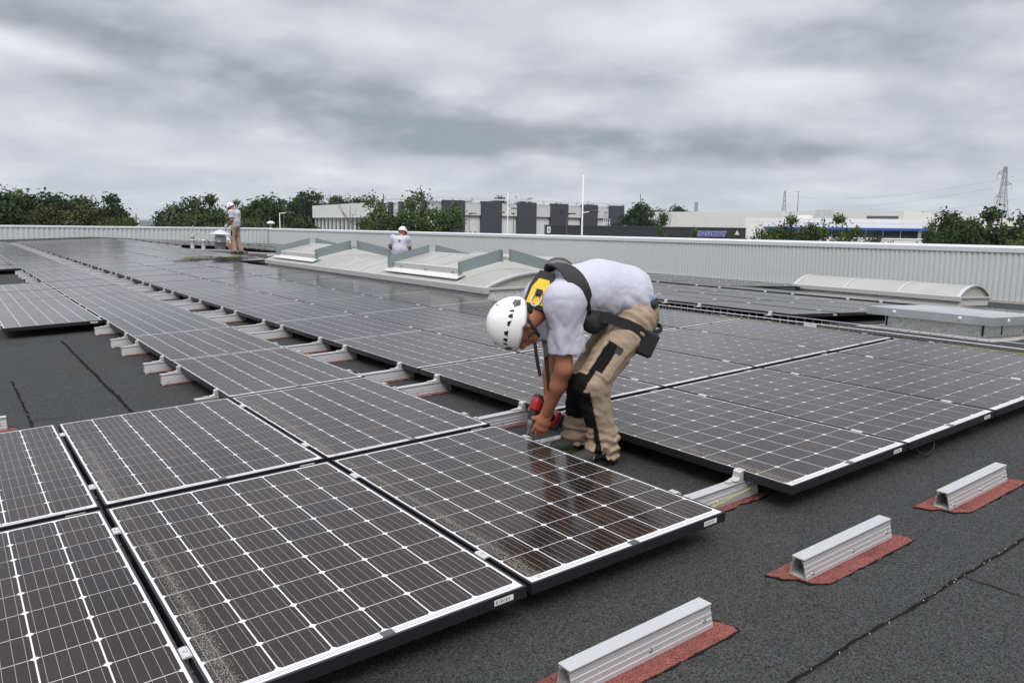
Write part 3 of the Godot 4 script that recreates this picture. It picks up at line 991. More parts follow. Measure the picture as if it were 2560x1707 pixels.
func skylights() -> void:
	var t := Transform3D(Basis(), Vector3(5.85, 0.06, 0))
	var o := vault("long white barrel skylight on the ridge with two smoke vents", t, 1.07, -5.70, -15.1, 0.205, 0.21, [-5.72, -6.56, -9.15, -9.95, -10.75, -11.55, -12.30, -14.92, -15.08], [], 0.11)
	smoke_vent(o, 0.015, -6.72, -8.98)
	smoke_vent(o, 0.015, -12.46, -14.76)
	vault("small white barrel skylight of three bays by the right wall", T2 * Transform3D(Basis(), Vector3(8.45, ROOF, 0)), 0.66, -3.25, -6.80, 0.165, 0.22, [-3.27, -4.43, -5.60, -6.78], [], 0.02)
	vault("barrel skylight by the right wall seen beyond the bending worker", T2 * Transform3D(Basis(), Vector3(8.6, ROOF, 0)), 0.66, -16.1, -20.8, 0.165, 0.24, [-16.12, -17.3, -18.45, -19.6, -20.78], [], 0.02)
	# roof hatch
	var h := thing("roof_hatch", "low square roof hatch with metal lid and foil wrapped curb", "roof hatch", T2 * Transform3D(Basis(), Vector3(1.83, ROOF, -0.68)))
	var s := st0()
	bevbox(s, Vector3(-0.55, -0.01, -0.535), Vector3(0.55, 0.16, 0.535), 0.01)
	part("curb", s, M.foil, h)
	s = st0()
	prism(s, jag(-0.80, 0.78, -0.74, 0.76, 0.03, 901), Transform3D(Basis(Vector3(1, 0, 0), Vector3(0, 0, 1), Vector3(0, -1, 0)), Vector3()), -0.008, 0.0)
	part("flashing", s, M.flashing, h)
	s = st0()
	var lo := 0.69
	for i in 4:
		var c := [Vector2(-lo, -lo), Vector2(lo, -lo), Vector2(lo, lo), Vector2(-lo, lo)]
		var a: Vector2 = c[i]
		var b: Vector2 = c[(i + 1) % 4]
		quad(s, Vector3(a.x, 0.155, a.y), Vector3(a.x, 0.245, a.y), Vector3(b.x, 0.245, b.y), Vector3(b.x, 0.155, b.y))
		var a2 := a * 0.02
		var b2 := b * 0.02
		quad(s, Vector3(a.x, 0.245, a.y), Vector3(a2.x, 0.285, a2.y), Vector3(b2.x, 0.285, b2.y), Vector3(b.x, 0.245, b.y))
		quad(s, Vector3(a.x, 0.155, a.y), Vector3(a.x * 0.75, 0.16, a.y * 0.75), Vector3(b.x * 0.75, 0.16, b.y * 0.75), Vector3(b.x, 0.155, b.y))
	quad(s, Vector3(-0.014, 0.285, -0.014), Vector3(0.014, 0.285, -0.014), Vector3(0.014, 0.285, 0.014), Vector3(-0.014, 0.285, 0.014))
	part("lid", s, M.galv, h)
	for e in [[-1.0, -0.36, 0], [-1.0, 0.36, 0], [1.0, -0.3, 1], [1.0, 0.4, 1]]:
		s = st0()
		smooth(s)
		var b := Basis(Vector3(0, 1, 0), Vector3(-1, 0, 0), Vector3(0, 0, 1)) if e[2] == 0 else Basis(Vector3(1, 0, 0), Vector3(0, 0, 1), Vector3(0, -1, 0))
		var at := Vector3(-lo, 0.205, e[1]) if e[2] == 0 else Vector3(e[1], 0.205, lo)
		lathe(s, [Vector2(0.0, 0.014), Vector2(0.012, 0.012), Vector2(0.022, 0.004), Vector2(0.024, -0.002)], 12, Transform3D(b, at))
		part("knob", s, M.white_metal, h)
	s = st0()
	for e in [[-0.553, 0.555], [-0.553, -0.5], [-0.05, 0.54]]:
		box(s, Vector3(e[0] - 0.006, 0.03, e[1] - 0.015), Vector3(e[0] + 0.008, 0.15, e[1] + 0.002))
	part("tape_strips", s, M.black, h)

func cable_tray() -> void:
	var o := thing("cable_tray", "wire basket cable tray along the ridge beside the panels", "cable tray", T1 * Transform3D(Basis(), Vector3(5.66, ROOF, 0)))
	var s := st0()
	for e in [[-0.14, 0.06], [-0.14, 0.11], [-0.14, 0.155], [0.14, 0.06], [0.14, 0.11], [0.14, 0.155], [-0.07, 0.06], [0.0, 0.06], [0.07, 0.06]]:
		bar(s, Vector3(e[0], e[1], 4.0), Vector3(e[0], e[1], -5.2), 0.0032)
	part("long_wires", s, M.steel, o)
	s = st0()
	var z := 4.0
	while z > -5.2:
		bar(s, Vector3(-0.14, 0.155, z), Vector3(-0.14, 0.06, z), 0.003)
		bar(s, Vector3(-0.14, 0.06, z), Vector3(0.14, 0.06, z), 0.003)
		bar(s, Vector3(0.14, 0.06, z), Vector3(0.14, 0.155, z), 0.003)
		z -= 0.1
	tag(part("hoops", s, M.steel, o), "", "", "", "stuff")
	for zz in [3.4, 1.8, 0.2, -1.4, -3.0, -4.6]:
		s = st0()
		box(s, Vector3(-0.16, 0.0, zz - 0.05), Vector3(0.16, 0.057, zz + 0.05))
		part("support_block", s, M.rubber, o)
	s = st0()
	box(s, Vector3(-0.147, 0.07, -1.02), Vector3(-0.144, 0.15, -0.88))
	part("white_tag", s, M.paper, o)
	var r := RandomNumberGenerator.new()
	r.seed = 44
	for i in 5:
		var pts := []
		var x := r.randf_range(-0.09, 0.09)
		for k in 24:
			x = clampf(x + r.randf_range(-0.02, 0.02), -0.11, 0.11)
			pts.append(Vector3(x, 0.074 + 0.012 * i * r.randf_range(0.6, 1.0), 4.0 - k * 0.4))
		s = st0()
		tube(s, pts, 0.004, 5)
		var c := part("cable", s, M.yellow_wire if i == 2 else M.rubber, self)
		c.transform = o.transform
		tag(c, ["black cable lying deepest in the wire basket tray", "black cable at the left of the wire basket tray", "yellow green earth cable in the wire basket tray", "black cable above the yellow one in the tray", "black cable lying topmost in the wire basket tray"][i], "cable", "cables in the tray")

func roof_clutter() -> void:
	# exhaust cowl
	var o := thing("exhaust_cowl", "galvanised round exhaust cowl with conical cap near far worker", "roof vent", T2 * Transform3D(Basis(), Vector3(1.35, ROOF, -28.6)))
	var s := st0()
	smooth(s)
	lathe(s, [Vector2(0.215, 0.0), Vector2(0.215, 0.30), Vector2(0.225, 0.31), Vector2(0.225, 0.335), Vector2(0.21, 0.345)], 28)
	part("duct", s, M.steel, o)
	s = st0()
	lathe(s, [Vector2(0.20, 0.345), Vector2(0.225, 0.36), Vector2(0.225, 0.50), Vector2(0.20, 0.52), Vector2(0.20, 0.60)], 28)
	part("collar", s, M.galv, o)
	s = st0()
	lathe(s, [Vector2(0.42, 0.605), Vector2(0.42, 0.615), Vector2(0.06, 0.80), Vector2(0.0, 0.805)], 28)
	lathe(s, [Vector2(0.0, 0.76), Vector2(0.40, 0.604)], 28)
	part("cap", s, M.alu_dull, o)
	# pvc pipe with tape
	o = thing("vent_pipe", "short white plastic pipe with red tape beside the far worker", "pipe", T2 * Transform3D(Basis(), Vector3(0.66, ROOF, -24.9)))
	s = st0()
	smooth(s)
	tube(s, [Vector3(0, 0, 0), Vector3(0, 0.34, 0), Vector3(-0.02, 0.40, 0), Vector3(-0.07, 0.45, 0), Vector3(-0.12, 0.47, 0)], 0.052, 14)
	part("pipe", s, M.white_plastic, o)
	s = st0()
	lathe(s, [Vector2(0.054, 0.14), Vector2(0.085, 0.145), Vector2(0.085, 0.33), Vector2(0.054, 0.335)], 14)
	part("tape_wrap", s, M.red_tape, o)
	# two small vents
	for i in 2:
		o = thing("vent_stub", ["white plastic roof vent with tall bent hose, left of cowl", "white plastic roof vent with small cap, beside the cowl"][i], "roof vent", T2 * Transform3D(Basis(), Vector3(0.36 + i * 0.42, ROOF, -28.9)))
		s = st0()
		smooth(s)
		lathe(s, [Vector2(0.075, 0.0), Vector2(0.075, 0.30), Vector2(0.11, 0.32), Vector2(0.11, 0.35), Vector2(0.0, 0.37)], 14)
		part("stub", s, M.white_plastic, o)
		s = st0()
		smooth(s)
		if i == 0:
			lathe(s, [Vector2(0.0, 0.36), Vector2(0.07, 0.36), Vector2(0.085, 0.46), Vector2(0.08, 0.56), Vector2(0.0, 0.58)], 12)
			tube(s, [Vector3(-0.03, 0.56, 0), Vector3(-0.05, 0.66, 0), Vector3(0.0, 0.75, 0), Vector3(0.0, 0.84, 0), Vector3(0.03, 0.92, 0)], 0.016, 8)
			part("hose_fitting", s, M.flashing, o)
		else:
			tube(s, [Vector3(0.06, 0.36, 0), Vector3(0.18, 0.34, 0), Vector3(0.22, 0.22, 0), Vector3(0.2, 0.05, 0)], 0.012, 8)
			part("hose", s, M.rubber, o)
	# planks and loose parts lying near the far worker
	for e in [[0.35, -26.2, 2.4, 0.28, M.galv, "long pale metal plank on the roof below the cowl", "plank", 0.05], [1.9, -24.2, 1.6, 0.1, M.alu_dull, "short loose aluminium profile right of the far worker", "profile", -0.15], [1.5, -22.2, 0.9, 0.14, M.white_metal, "small pale offcut lying right of the far worker", "offcut", 0.2]]:
		s = st0()
		bevbox(s, Vector3(-e[2] / 2, 0.0, -e[3] / 2), Vector3(e[2] / 2, 0.05, e[3] / 2), 0.006)
		var p := part(e[6] if e[6] != "plank" else "metal_plank", s, e[4], self)
		p.transform = T2 * Transform3D(Basis(Vector3.UP, e[7]), Vector3(e[0], ROOF, e[1]))
		tag(p, e[5], e[6])
	# cables thrown over the far panels
	var r := RandomNumberGenerator.new()
	r.seed = 77
	var heaps := [[4.45, -16.9, M.rubber, "black cable coils heaped on panels before the far worker", "cable", 9, 0.75], [4.6, -18.6, M.yellow_wire, "yellow green cable loops lying by the far worker", "cable", 3, 0.8], [4.1, -18.0, M.rubber, "thin black cable trailing over the panels at ridge end", "cable", 4, 1.0]]
	for hp in heaps:
		s = st0()
		for i in hp[5]:
			var c := Vector3(hp[0] + r.randfn(0, 0.22), 0.004, hp[1] + r.randfn(0, 0.3))
			var rx: float = r.randf_range(0.25, 0.55) * hp[6]
			var rz: float = r.randf_range(0.2, 0.5) * hp[6]
			var ph := r.randf() * TAU
			var pts := []
			for k in 28:
				var a := TAU * k / 26.0 + ph
				pts.append(c + Vector3(cos(a) * rx * (1.0 + 0.15 * sin(a * 3.0 + ph)), 0.008 + i * 0.006 + 0.006 * sin(a * 2.0 + i), sin(a) * rz))
			tube(s, pts, 0.006, 5)
		var p := part("cable_heap", s, hp[2], self)
		p.transform = T1
		tag(p, hp[3], hp[4])
	# black hose along the curb of the long skylight, green earth wire at the front panel
	s = st0()
	var pts := []
	for k in 60:
		var z := -5.75 - k * 0.16
		pts.append(Vector3(4.60 + 0.02 * sin(k * 0.9), ROOF + 0.02 + 0.015 * absf(sin(k * 0.7)), z))
	tube(s, pts, 0.018, 6)
	var p := part("cable_hose", s, M.rubber, self)
	p.transform = T1
	tag(p, "black hose along the foot of the long ridge skylight", "hose")
	s = st0()
	smooth(s)
	var lpts := []
	for k in 15:
		var a := PI * k / 14.0
		lpts.append(Vector3(2.66 - 0.10 * cos(a), -0.045 - 0.062 * sin(a), 1.585 + 0.02 * sin(a)))
	tube(s, lpts, 0.0045, 6)
	p = part("hanging_cable", s, M.rubber, self)
	p.transform = T1
	tag(p, "black cable loop hanging below the front panel edge at right", "cable")
	s = st0()
	smooth(s)
	tube(s, [Vector3(1.10, -0.105, 1.40), Vector3(1.25, -0.095, 1.384), Vector3(1.4, -0.082, 1.388), Vector3(1.55, -0.07, 1.37), Vector3(1.75, -0.06, 1.33), Vector3(2.1, -0.055, 1.2)], 0.0035, 6)
	p = part("earth_wire", s, M.yellow_wire, self)
	p.transform = T1
	tag(p, "yellow green earth wire running over the front walkway rail", "wire")

# ------------------------------------------------------------------ bodies: joined tapered capsules, meshed as surface nets
# bone: [a, b, ra, rb, lateral axis, lateral stretch, flat_a, flat_b]
func bone(a: Vector3, b: Vector3, ra: float, rb: float, lat := Vector3(0, 0, 1), st := 1.0, fa := false, fb := false) -> Array:
	return [a, b, ra, rb, lat, st, fa, fb]

func net(bones: Array, cell: float, k: float, grow := 0.0) -> Array:
	var lo := Vector3(1e9, 1e9, 1e9)
	var hi := -lo
	for b in bones:
		var m: float = (maxf(b[2], b[3]) + grow) * maxf(b[5], 1.0) + 3.0 * cell + k * 0.3
		for e in 2:
			var c: Vector3 = b[e]
			lo = lo.min(c - Vector3.ONE * m)
			hi = hi.max(c + Vector3.ONE * m)
	var nx := int((hi.x - lo.x) / cell) + 2
	var ny := int((hi.y - lo.y) / cell) + 2
	var nz := int((hi.z - lo.z) / cell) + 2
	var nxy := nx * ny
	var v := PackedFloat32Array()
	v.resize(nxy * nz)
	v.fill(1.0)
	for bn in bones:
		var a: Vector3 = bn[0]
		var b: Vector3 = bn[1]
		var ra: float = bn[2] + grow
		var rb: float = bn[3] + grow
		var lat: Vector3 = bn[4]
		var sq: float = 1.0 - 1.0 / bn[5]
		var squash: bool = absf(sq) > 0.001
		var ab := b - a
		var l2 := maxf(ab.length_squared(), 1e-9)
		var ax := ab.normalized()
		var fa: bool = bn[6]
		var fb: bool = bn[7]
		var m: float = maxf(ra, rb) * maxf(bn[5], 1.0) + k + 2.0 * cell
		var p0 := (a.min(b) - Vector3.ONE * m - lo) / cell
		var p1 := (a.max(b) + Vector3.ONE * m - lo) / cell
		var x0 := maxi(int(p0.x), 0)
		var x1 := mini(int(p1.x) + 1, nx - 1)
		var y0 := maxi(int(p0.y), 0)
		var y1 := mini(int(p1.y) + 1, ny - 1)
		var z0 := maxi(int(p0.z), 0)
		var z1 := mini(int(p1.z) + 1, nz - 1)
		for z in range(z0, z1 + 1):
			for y in range(y0, y1 + 1):
				var i := z * nxy + y * nx + x0
				var q := Vector3(lo.x + x0 * cell, lo.y + y * cell, lo.z + z * cell) - a
				for x in range(x0, x1 + 1):
					var w := q
					if squash: w = q - lat * (q.dot(lat) * sq)
					var tt := w.dot(ab) / l2
					var h := clampf(tt, 0.0, 1.0)
					var d := (w - ab * h).length() - (ra + (rb - ra) * h)
					if fb: d = maxf(d, (q - ab).dot(ax))
					if fa: d = maxf(d, -q.dot(ax))
					var o := v[i]
					var g := k - absf(o - d)
					v[i] = minf(o, d) - (g * g * 0.25 / k if g > 0.0 else 0.0)
					i += 1
					q.x += cell
	# vertices
	var id := PackedInt32Array()
	id.resize(v.size())
	id.fill(-1)
	var P := PackedVector3Array()
	var offs := [0, 1, nx, nx + 1, nxy, nxy + 1, nxy + nx, nxy + nx + 1]
	var edges := [[0, 1], [2, 3], [4, 5], [6, 7], [0, 2], [1, 3], [4, 6], [5, 7], [0, 4], [1, 5], [2, 6], [3, 7]]
	for z in nz - 1:
		for y in ny - 1:
			var i := z * nxy + y * nx
			for x in nx - 1:
				var n := v[i] < 0.0
				if n == (v[i + 1] < 0.0) and n == (v[i + nx] < 0.0) and n == (v[i + nx + 1] < 0.0) and n == (v[i + nxy] < 0.0) and n == (v[i + nxy + 1] < 0.0) and n == (v[i + nxy + nx] < 0.0) and n == (v[i + nxy + nx + 1] < 0.0):
					i += 1
					continue
				var s := Vector3()
				var c := 0
				for e in edges:
					var va := v[i + offs[e[0]]]
					var vb := v[i + offs[e[1]]]
					if (va < 0.0) != (vb < 0.0):
						var f := va / (va - vb)
						var pa := Vector3(e[0] & 1, (e[0] >> 1) & 1, e[0] >> 2)
						var pb := Vector3(e[1] & 1, (e[1] >> 1) & 1, e[1] >> 2)
						s += pa.lerp(pb, f)
						c += 1
				id[i] = P.size()
				P.append(lo + (Vector3(x, y, z) + s / c) * cell)
				i += 1
	var I := PackedInt32Array()
	for z in range(1, nz - 1):
		for y in range(1, ny - 1):
			var i := z * nxy + y * nx + 1
			for x in range(1, nx - 1):
				var n := v[i] < 0.0
				if n != (v[i + 1] < 0.0): _face(I, id, i, i - nx, i - nx - nxy, i - nxy, n)
				if n != (v[i + nx] < 0.0): _face(I, id, i, i - nxy, i - nxy - 1, i - 1, n)
				if n != (v[i + nxy] < 0.0): _face(I, id, i, i - 1, i - 1 - nx, i - nx, n)
				i += 1
	return [P, I]

func _face(I: PackedInt32Array, id: PackedInt32Array, a: int, b: int, c: int, d: int, n: bool) -> void:
	var q := [id[a], id[b], id[c], id[d]]
	if q[0] < 0 or q[1] < 0 or q[2] < 0 or q[3] < 0: return
	if n: I.append_array(PackedInt32Array([q[0], q[2], q[1], q[0], q[3], q[2]]))
	else: I.append_array(PackedInt32Array([q[0], q[1], q[2], q[0], q[2], q[3]]))

func net_normals(g: Array) -> PackedVector3Array:
	var P: PackedVector3Array = g[0]
	var I: PackedInt32Array = g[1]
	var N := PackedVector3Array()
	N.resize(P.size())
	for i in range(0, I.size(), 3):
		var n := (P[I[i + 2]] - P[I[i]]).cross(P[I[i + 1]] - P[I[i]])
		N[I[i]] += n; N[I[i + 1]] += n; N[I[i + 2]] += n
	for i in N.size(): N[i] = N[i].normalized()
	return N

func net_mesh(parts_: Array, fold = null, paint = null) -> ArrayMesh:
	# joins nets into one surface; fold(p, n) moves a vertex along its normal, paint(p, n) gives its dye
	var P := PackedVector3Array()
	var I := PackedInt32Array()
	for g in parts_:
		var o := P.size()
		P.append_array(g[0])
		for i in g[1]: I.append(i + o)
	var N := net_normals([P, I])
	var C := PackedColorArray()
	if paint != null:
		C.resize(P.size())
		for i in P.size(): C[i] = paint.call(P[i], N[i])
	if fold != null:
		for i in P.size(): P[i] += N[i] * float(fold.call(P[i], N[i]))
		N = net_normals([P, I])
	var arr := []
	arr.resize(Mesh.ARRAY_MAX)
	arr[Mesh.ARRAY_VERTEX] = P
	arr[Mesh.ARRAY_NORMAL] = N
	arr[Mesh.ARRAY_INDEX] = I
	if paint != null: arr[Mesh.ARRAY_COLOR] = C
	var m := ArrayMesh.new()
	m.add_surface_from_arrays(Mesh.PRIMITIVE_TRIANGLES, arr)
	return m

var fn := FastNoiseLite.new()

func hand_bones(wrist: Vector3, along: Vector3, palm_n: Vector3, thumb: Vector3, curl: float, spread: float) -> Array:
	# along = towards the fingers, palm_n = out of the palm, thumb = towards the thumb side
	var b := []
	var pc := wrist + along * 0.045
	b.append(bone(wrist - along * 0.02, pc, 0.024, 0.026, thumb, 1.35))
	b.append(bone(pc, wrist + along * 0.088, 0.020, 0.017, thumb, 2.1))
	var lens := [0.072, 0.082, 0.077, 0.060]
	for i in 4:
		var off := (1.5 - i) * 0.0205
		var base := wrist + along * (0.088 - absf(i - 1.2) * 0.004) + thumb * off
		var d := (along + thumb * (1.5 - i) * spread).normalized()
		var r := 0.0092 if i < 3 else 0.008
		var L: float = lens[i]
		var p := base
		var ang := 0.0
		for j in 3:
			ang += curl * [0.7, 1.0, 0.8][j] * (1.0 + 0.12 * i)
			var dd := (d * cos(ang) + palm_n * sin(ang)).normalized()
			var q: Vector3 = p + dd * L * [0.45, 0.31, 0.24][j]
			b.append(bone(p, q, r * [1.05, 0.98, 0.9][j], r * [0.98, 0.9, 0.78][j]))
			p = q
	var t0 := wrist + along * 0.025 + thumb * 0.022
	var t1 := t0 + (along * 0.6 + thumb * 0.7 + palm_n * 0.35).normalized() * 0.045
	var t2 := t1 + (along * 0.85 + thumb * 0.25 + palm_n * 0.5).normalized() * 0.034
	var t3 := t2 + (along * 0.9 + palm_n * 0.6).normalized() * 0.026
	b.append(bone(t0, t1, 0.015, 0.0115))
	b.append(bone(t1, t2, 0.0115, 0.0102))
	b.append(bone(t2, t3, 0.0102, 0.0085))
	return b

func head_bones(c: Vector3, up: Vector3, fwd: Vector3) -> Array:
	# c = middle of the skull
	var side := up.cross(fwd).normalized()
	var b := []
	b.append(bone(c - fwd * 0.025 + up * 0.02, c + fwd * 0.02 + up * 0.025, 0.088, 0.080, side, 0.92))
	b.append(bone(c + fwd * 0.035 - up * 0.02, c + fwd * 0.045 - up * 0.075, 0.066, 0.050, side, 0.98))
	b.append(bone(c + fwd * 0.060 - up * 0.098, c + fwd * 0.075 - up * 0.100, 0.027, 0.024, side, 1.35))   # chin
	b.append(bone(c + fwd * 0.095 - up * 0.005, c + fwd * 0.118 - up * 0.045, 0.011, 0.0145))              # nose
	b.append(bone(c + fwd * 0.108 - up * 0.047 + side * 0.010, c + fwd * 0.108 - up * 0.047 - side * 0.010, 0.0095, 0.0095))
	b.append(bone(c + fwd * 0.086 + up * 0.022 + side * 0.035, c + fwd * 0.086 + up * 0.022 - side * 0.035, 0.015, 0.015)) # brow
	b.append(bone(c + fwd * 0.096 - up * 0.070 + side * 0.016, c + fwd * 0.096 - up * 0.070 - side * 0.016, 0.0105, 0.0105)) # lips
	for sg in [-1.0, 1.0]:
		b.append(bone(c + side * sg * 0.080 + up * 0.012 - fwd * 0.012, c + side * sg * 0.078 - up * 0.030 - fwd * 0.004, 0.019, 0.012, fwd, 1.1)) # ear
		b.append(bone(c + side * sg * 0.034 + fwd * 0.078 - up * 0.004, c + side * sg * 0.030 + fwd * 0.080 - up * 0.004, 0.0125, 0.0125))           # eye
	return b

func helmet(o: Node3D, c: Vector3, up: Vector3, fwd: Vector3, detail: bool) -> void:
	# shell: dome with a wavy rim, higher over the ears
	var side := up.cross(fwd).normalized()
	var t := Transform3D(Basis(side, up, fwd), c)
	var h := Node3D.new()
	h.name = "helmet"
	o.add_child(h, true)
	var s := st0()
	smooth(s)
	var nu := 40
	var nv := 16
	var at := func(u: float, v: float, grow: float) -> Vector3:
		var a := TAU * u
		var rim := 0.06 - 0.075 * pow(maxf(cos(a), 0.0), 2.0) - 0.09 * pow(maxf(-cos(a), 0.0), 2.0) - 0.02 * absf(sin(a))
		var low := acos(clampf(rim, -1.0, 1.0)) * (1.09 if cos(a) < 0 else 1.02)
		var p := low * v
		var lx := 0.112 + grow
		var lz := (0.142 if cos(a) > 0 else 0.140) + grow
		var ly := 0.150 + grow
		var q := Vector3(lx * sin(p) * sin(a), ly * cos(p) - 0.012, lz * sin(p) * cos(a))
		var ridge := 0.004 * exp(-pow((absf(q.x) - 0.055) / 0.012, 2.0)) * sin(p)
		return t * (q * (1.0 + ridge * 4.0))
	for i in nu:
		for j in nv:
			quad(s, at.call(i / float(nu), j / float(nv), 0.0), at.call((i + 1) / float(nu), j / float(nv), 0.0), at.call((i + 1) / float(nu), (j + 1) / float(nv), 0.0), at.call(i / float(nu), (j + 1) / float(nv), 0.0))
		quad(s, at.call(i / float(nu), 1.0, 0.0), at.call((i + 1) / float(nu), 1.0, 0.0), at.call((i + 1) / float(nu), 0.985, -0.006), at.call(i / float(nu), 0.985, -0.006))
	part("shell", s, M.helmet, h)
	s = st0()
	smooth(s)
	for i in nu:
		quad(s, at.call(i / float(nu), 0.74, -0.010), at.call((i + 1) / float(nu), 0.74, -0.010), at.call((i + 1) / float(nu), 1.03, -0.016), at.call(i / float(nu), 1.03, -0.016))
	part("headband", s, M.strap, h)
	if not detail: 
		for sg in [-1.0, 1.0]:
			s = st0()
			var q: Vector3 = at.call(0.25 * sg + 0.5 if sg > 0 else 0.25, 0.72, 0.001)
			lathe(s, [Vector2(0, 0.004), Vector2(0.018, 0.003), Vector2(0.02, -0.004)], 8, Transform3D(Basis(up, side * sg, fwd), t * Vector3(sg * 0.108, 0.03, -0.05)))
			part("clip", s, M.black, h)
		return
	# vents in a curved row on each side, two lamp clips, small studs
	for sg in [0, 1]:
		var row := [[0.118, 0.68, 0.006], [0.152, 0.655, 0.010], [0.200, 0.64, 0.013], [0.268, 0.64, 0.013], [0.316, 0.655, 0.010], [0.350, 0.68, 0.006]]
		for e in row:
			s = st0()
			var u0: float = e[0] if sg == 0 else 1.0 - e[0]
			var w: float = e[2] * 1.55
			var corners := []
			for k in [[-0.55, -1.0], [0.55, -1.0], [1.0, 1.0], [-1.0, 1.0]]:
				corners.append(at.call(u0 + k[0] * w, e[1] + k[1] * 0.045, 0.0012))
			quad(s, corners[0], corners[1], corners[2], corners[3])
			part("vent", s, M.black, h)
		for e in [[0.075, 0.80, 0.030, 0.085], [0.405, 0.80, 0.032, 0.095]]:
			s = st0()
			var u0: float = e[0] if sg == 0 else 1.0 - e[0]
			for k in [[-1, -0.6, 0, -1.0], [0, -1.0, 1, -0.3], [1, -0.3, 0.8, 1.0], [0.8, 1.0, -0.6, 0.7], [-0.6, 0.7, -1, -0.6]]:
				s.add_vertex(at.call(u0, e[1], 0.0065))
				s.add_vertex(at.call(u0 + k[0] * e[2], e[1] + k[1] * e[3], 0.002))
				s.add_vertex(at.call(u0 + k[2] * e[2], e[1] + k[3] * e[3], 0.002))
			part("lamp_clip", s, M.tagdark, h)
	for e in [[0.47, 0.42], [0.03, 0.5]]:
		s = st0()
		var q: Vector3 = at.call(e[0], e[1], 0.001)
		var n := (q - c).normalized()
		tube(s, [q - n * 0.003, q + n * 0.002], 0.0055, 8)
		part("stud", s, M.tagdark, h)

func boot(o: Node3D, ank: Vector3, fwd: Vector3, yb: float, cell: float) -> void:
	var g := Vector3(ank.x, yb, ank.z)
	var heel := g - fwd * 0.055 + Vector3(0, 0.045, 0)
	var toe := g + fwd * 0.165 + Vector3(0, 0.040, 0)
	var side := Vector3(0, 1, 0).cross(fwd)
	var n := net([bone(heel, g + fwd * 0.06 + Vector3(0, 0.05, 0), 0.040, 0.043, side, 1.0), bone(g + fwd * 0.06 + Vector3(0, 0.048, 0), toe, 0.046, 0.034, side, 1.08), bone(g + Vector3(0, 0.05, 0) - fwd * 0.01, ank + Vector3(0, 0.05, 0), 0.044, 0.046)], cell, 0.03)
	for i in n[0].size():
		if n[0][i].y < yb + 0.012: n[0][i].y = yb + 0.012
	var b := mi("boot", net_mesh([n]), M.boot, o)
	var s := st0()
	var pl := []
	for k in 20:
		var a := TAU * k / 20.0
		pl.append(Vector2(cos(a) * (0.125 + 0.01 * cos(a)), sin(a) * (0.046 + 0.008 * cos(a))))
	prism(s, pl, Transform3D(Basis(fwd, side, Vector3(0, 1, 0)), g + fwd * 0.055), 0.0, 0.022)
	part("sole", s, M.boot_sole, b)

const BEIGE := Color(0.36, 0.275, 0.205)
const DYE_BLACK := Color(0.0135, 0.0135, 0.0145)

func rebase(o: Node3D, base: Vector3) -> void:
	o.transform = o.transform * Transform3D(Basis(), base)
	for c in o.get_children(): c.position -= base

func seg_t(p: Vector3, a: Vector3, b: Vector3) -> float:
	return (p - a).dot(b - a) / (b - a).length_squared()

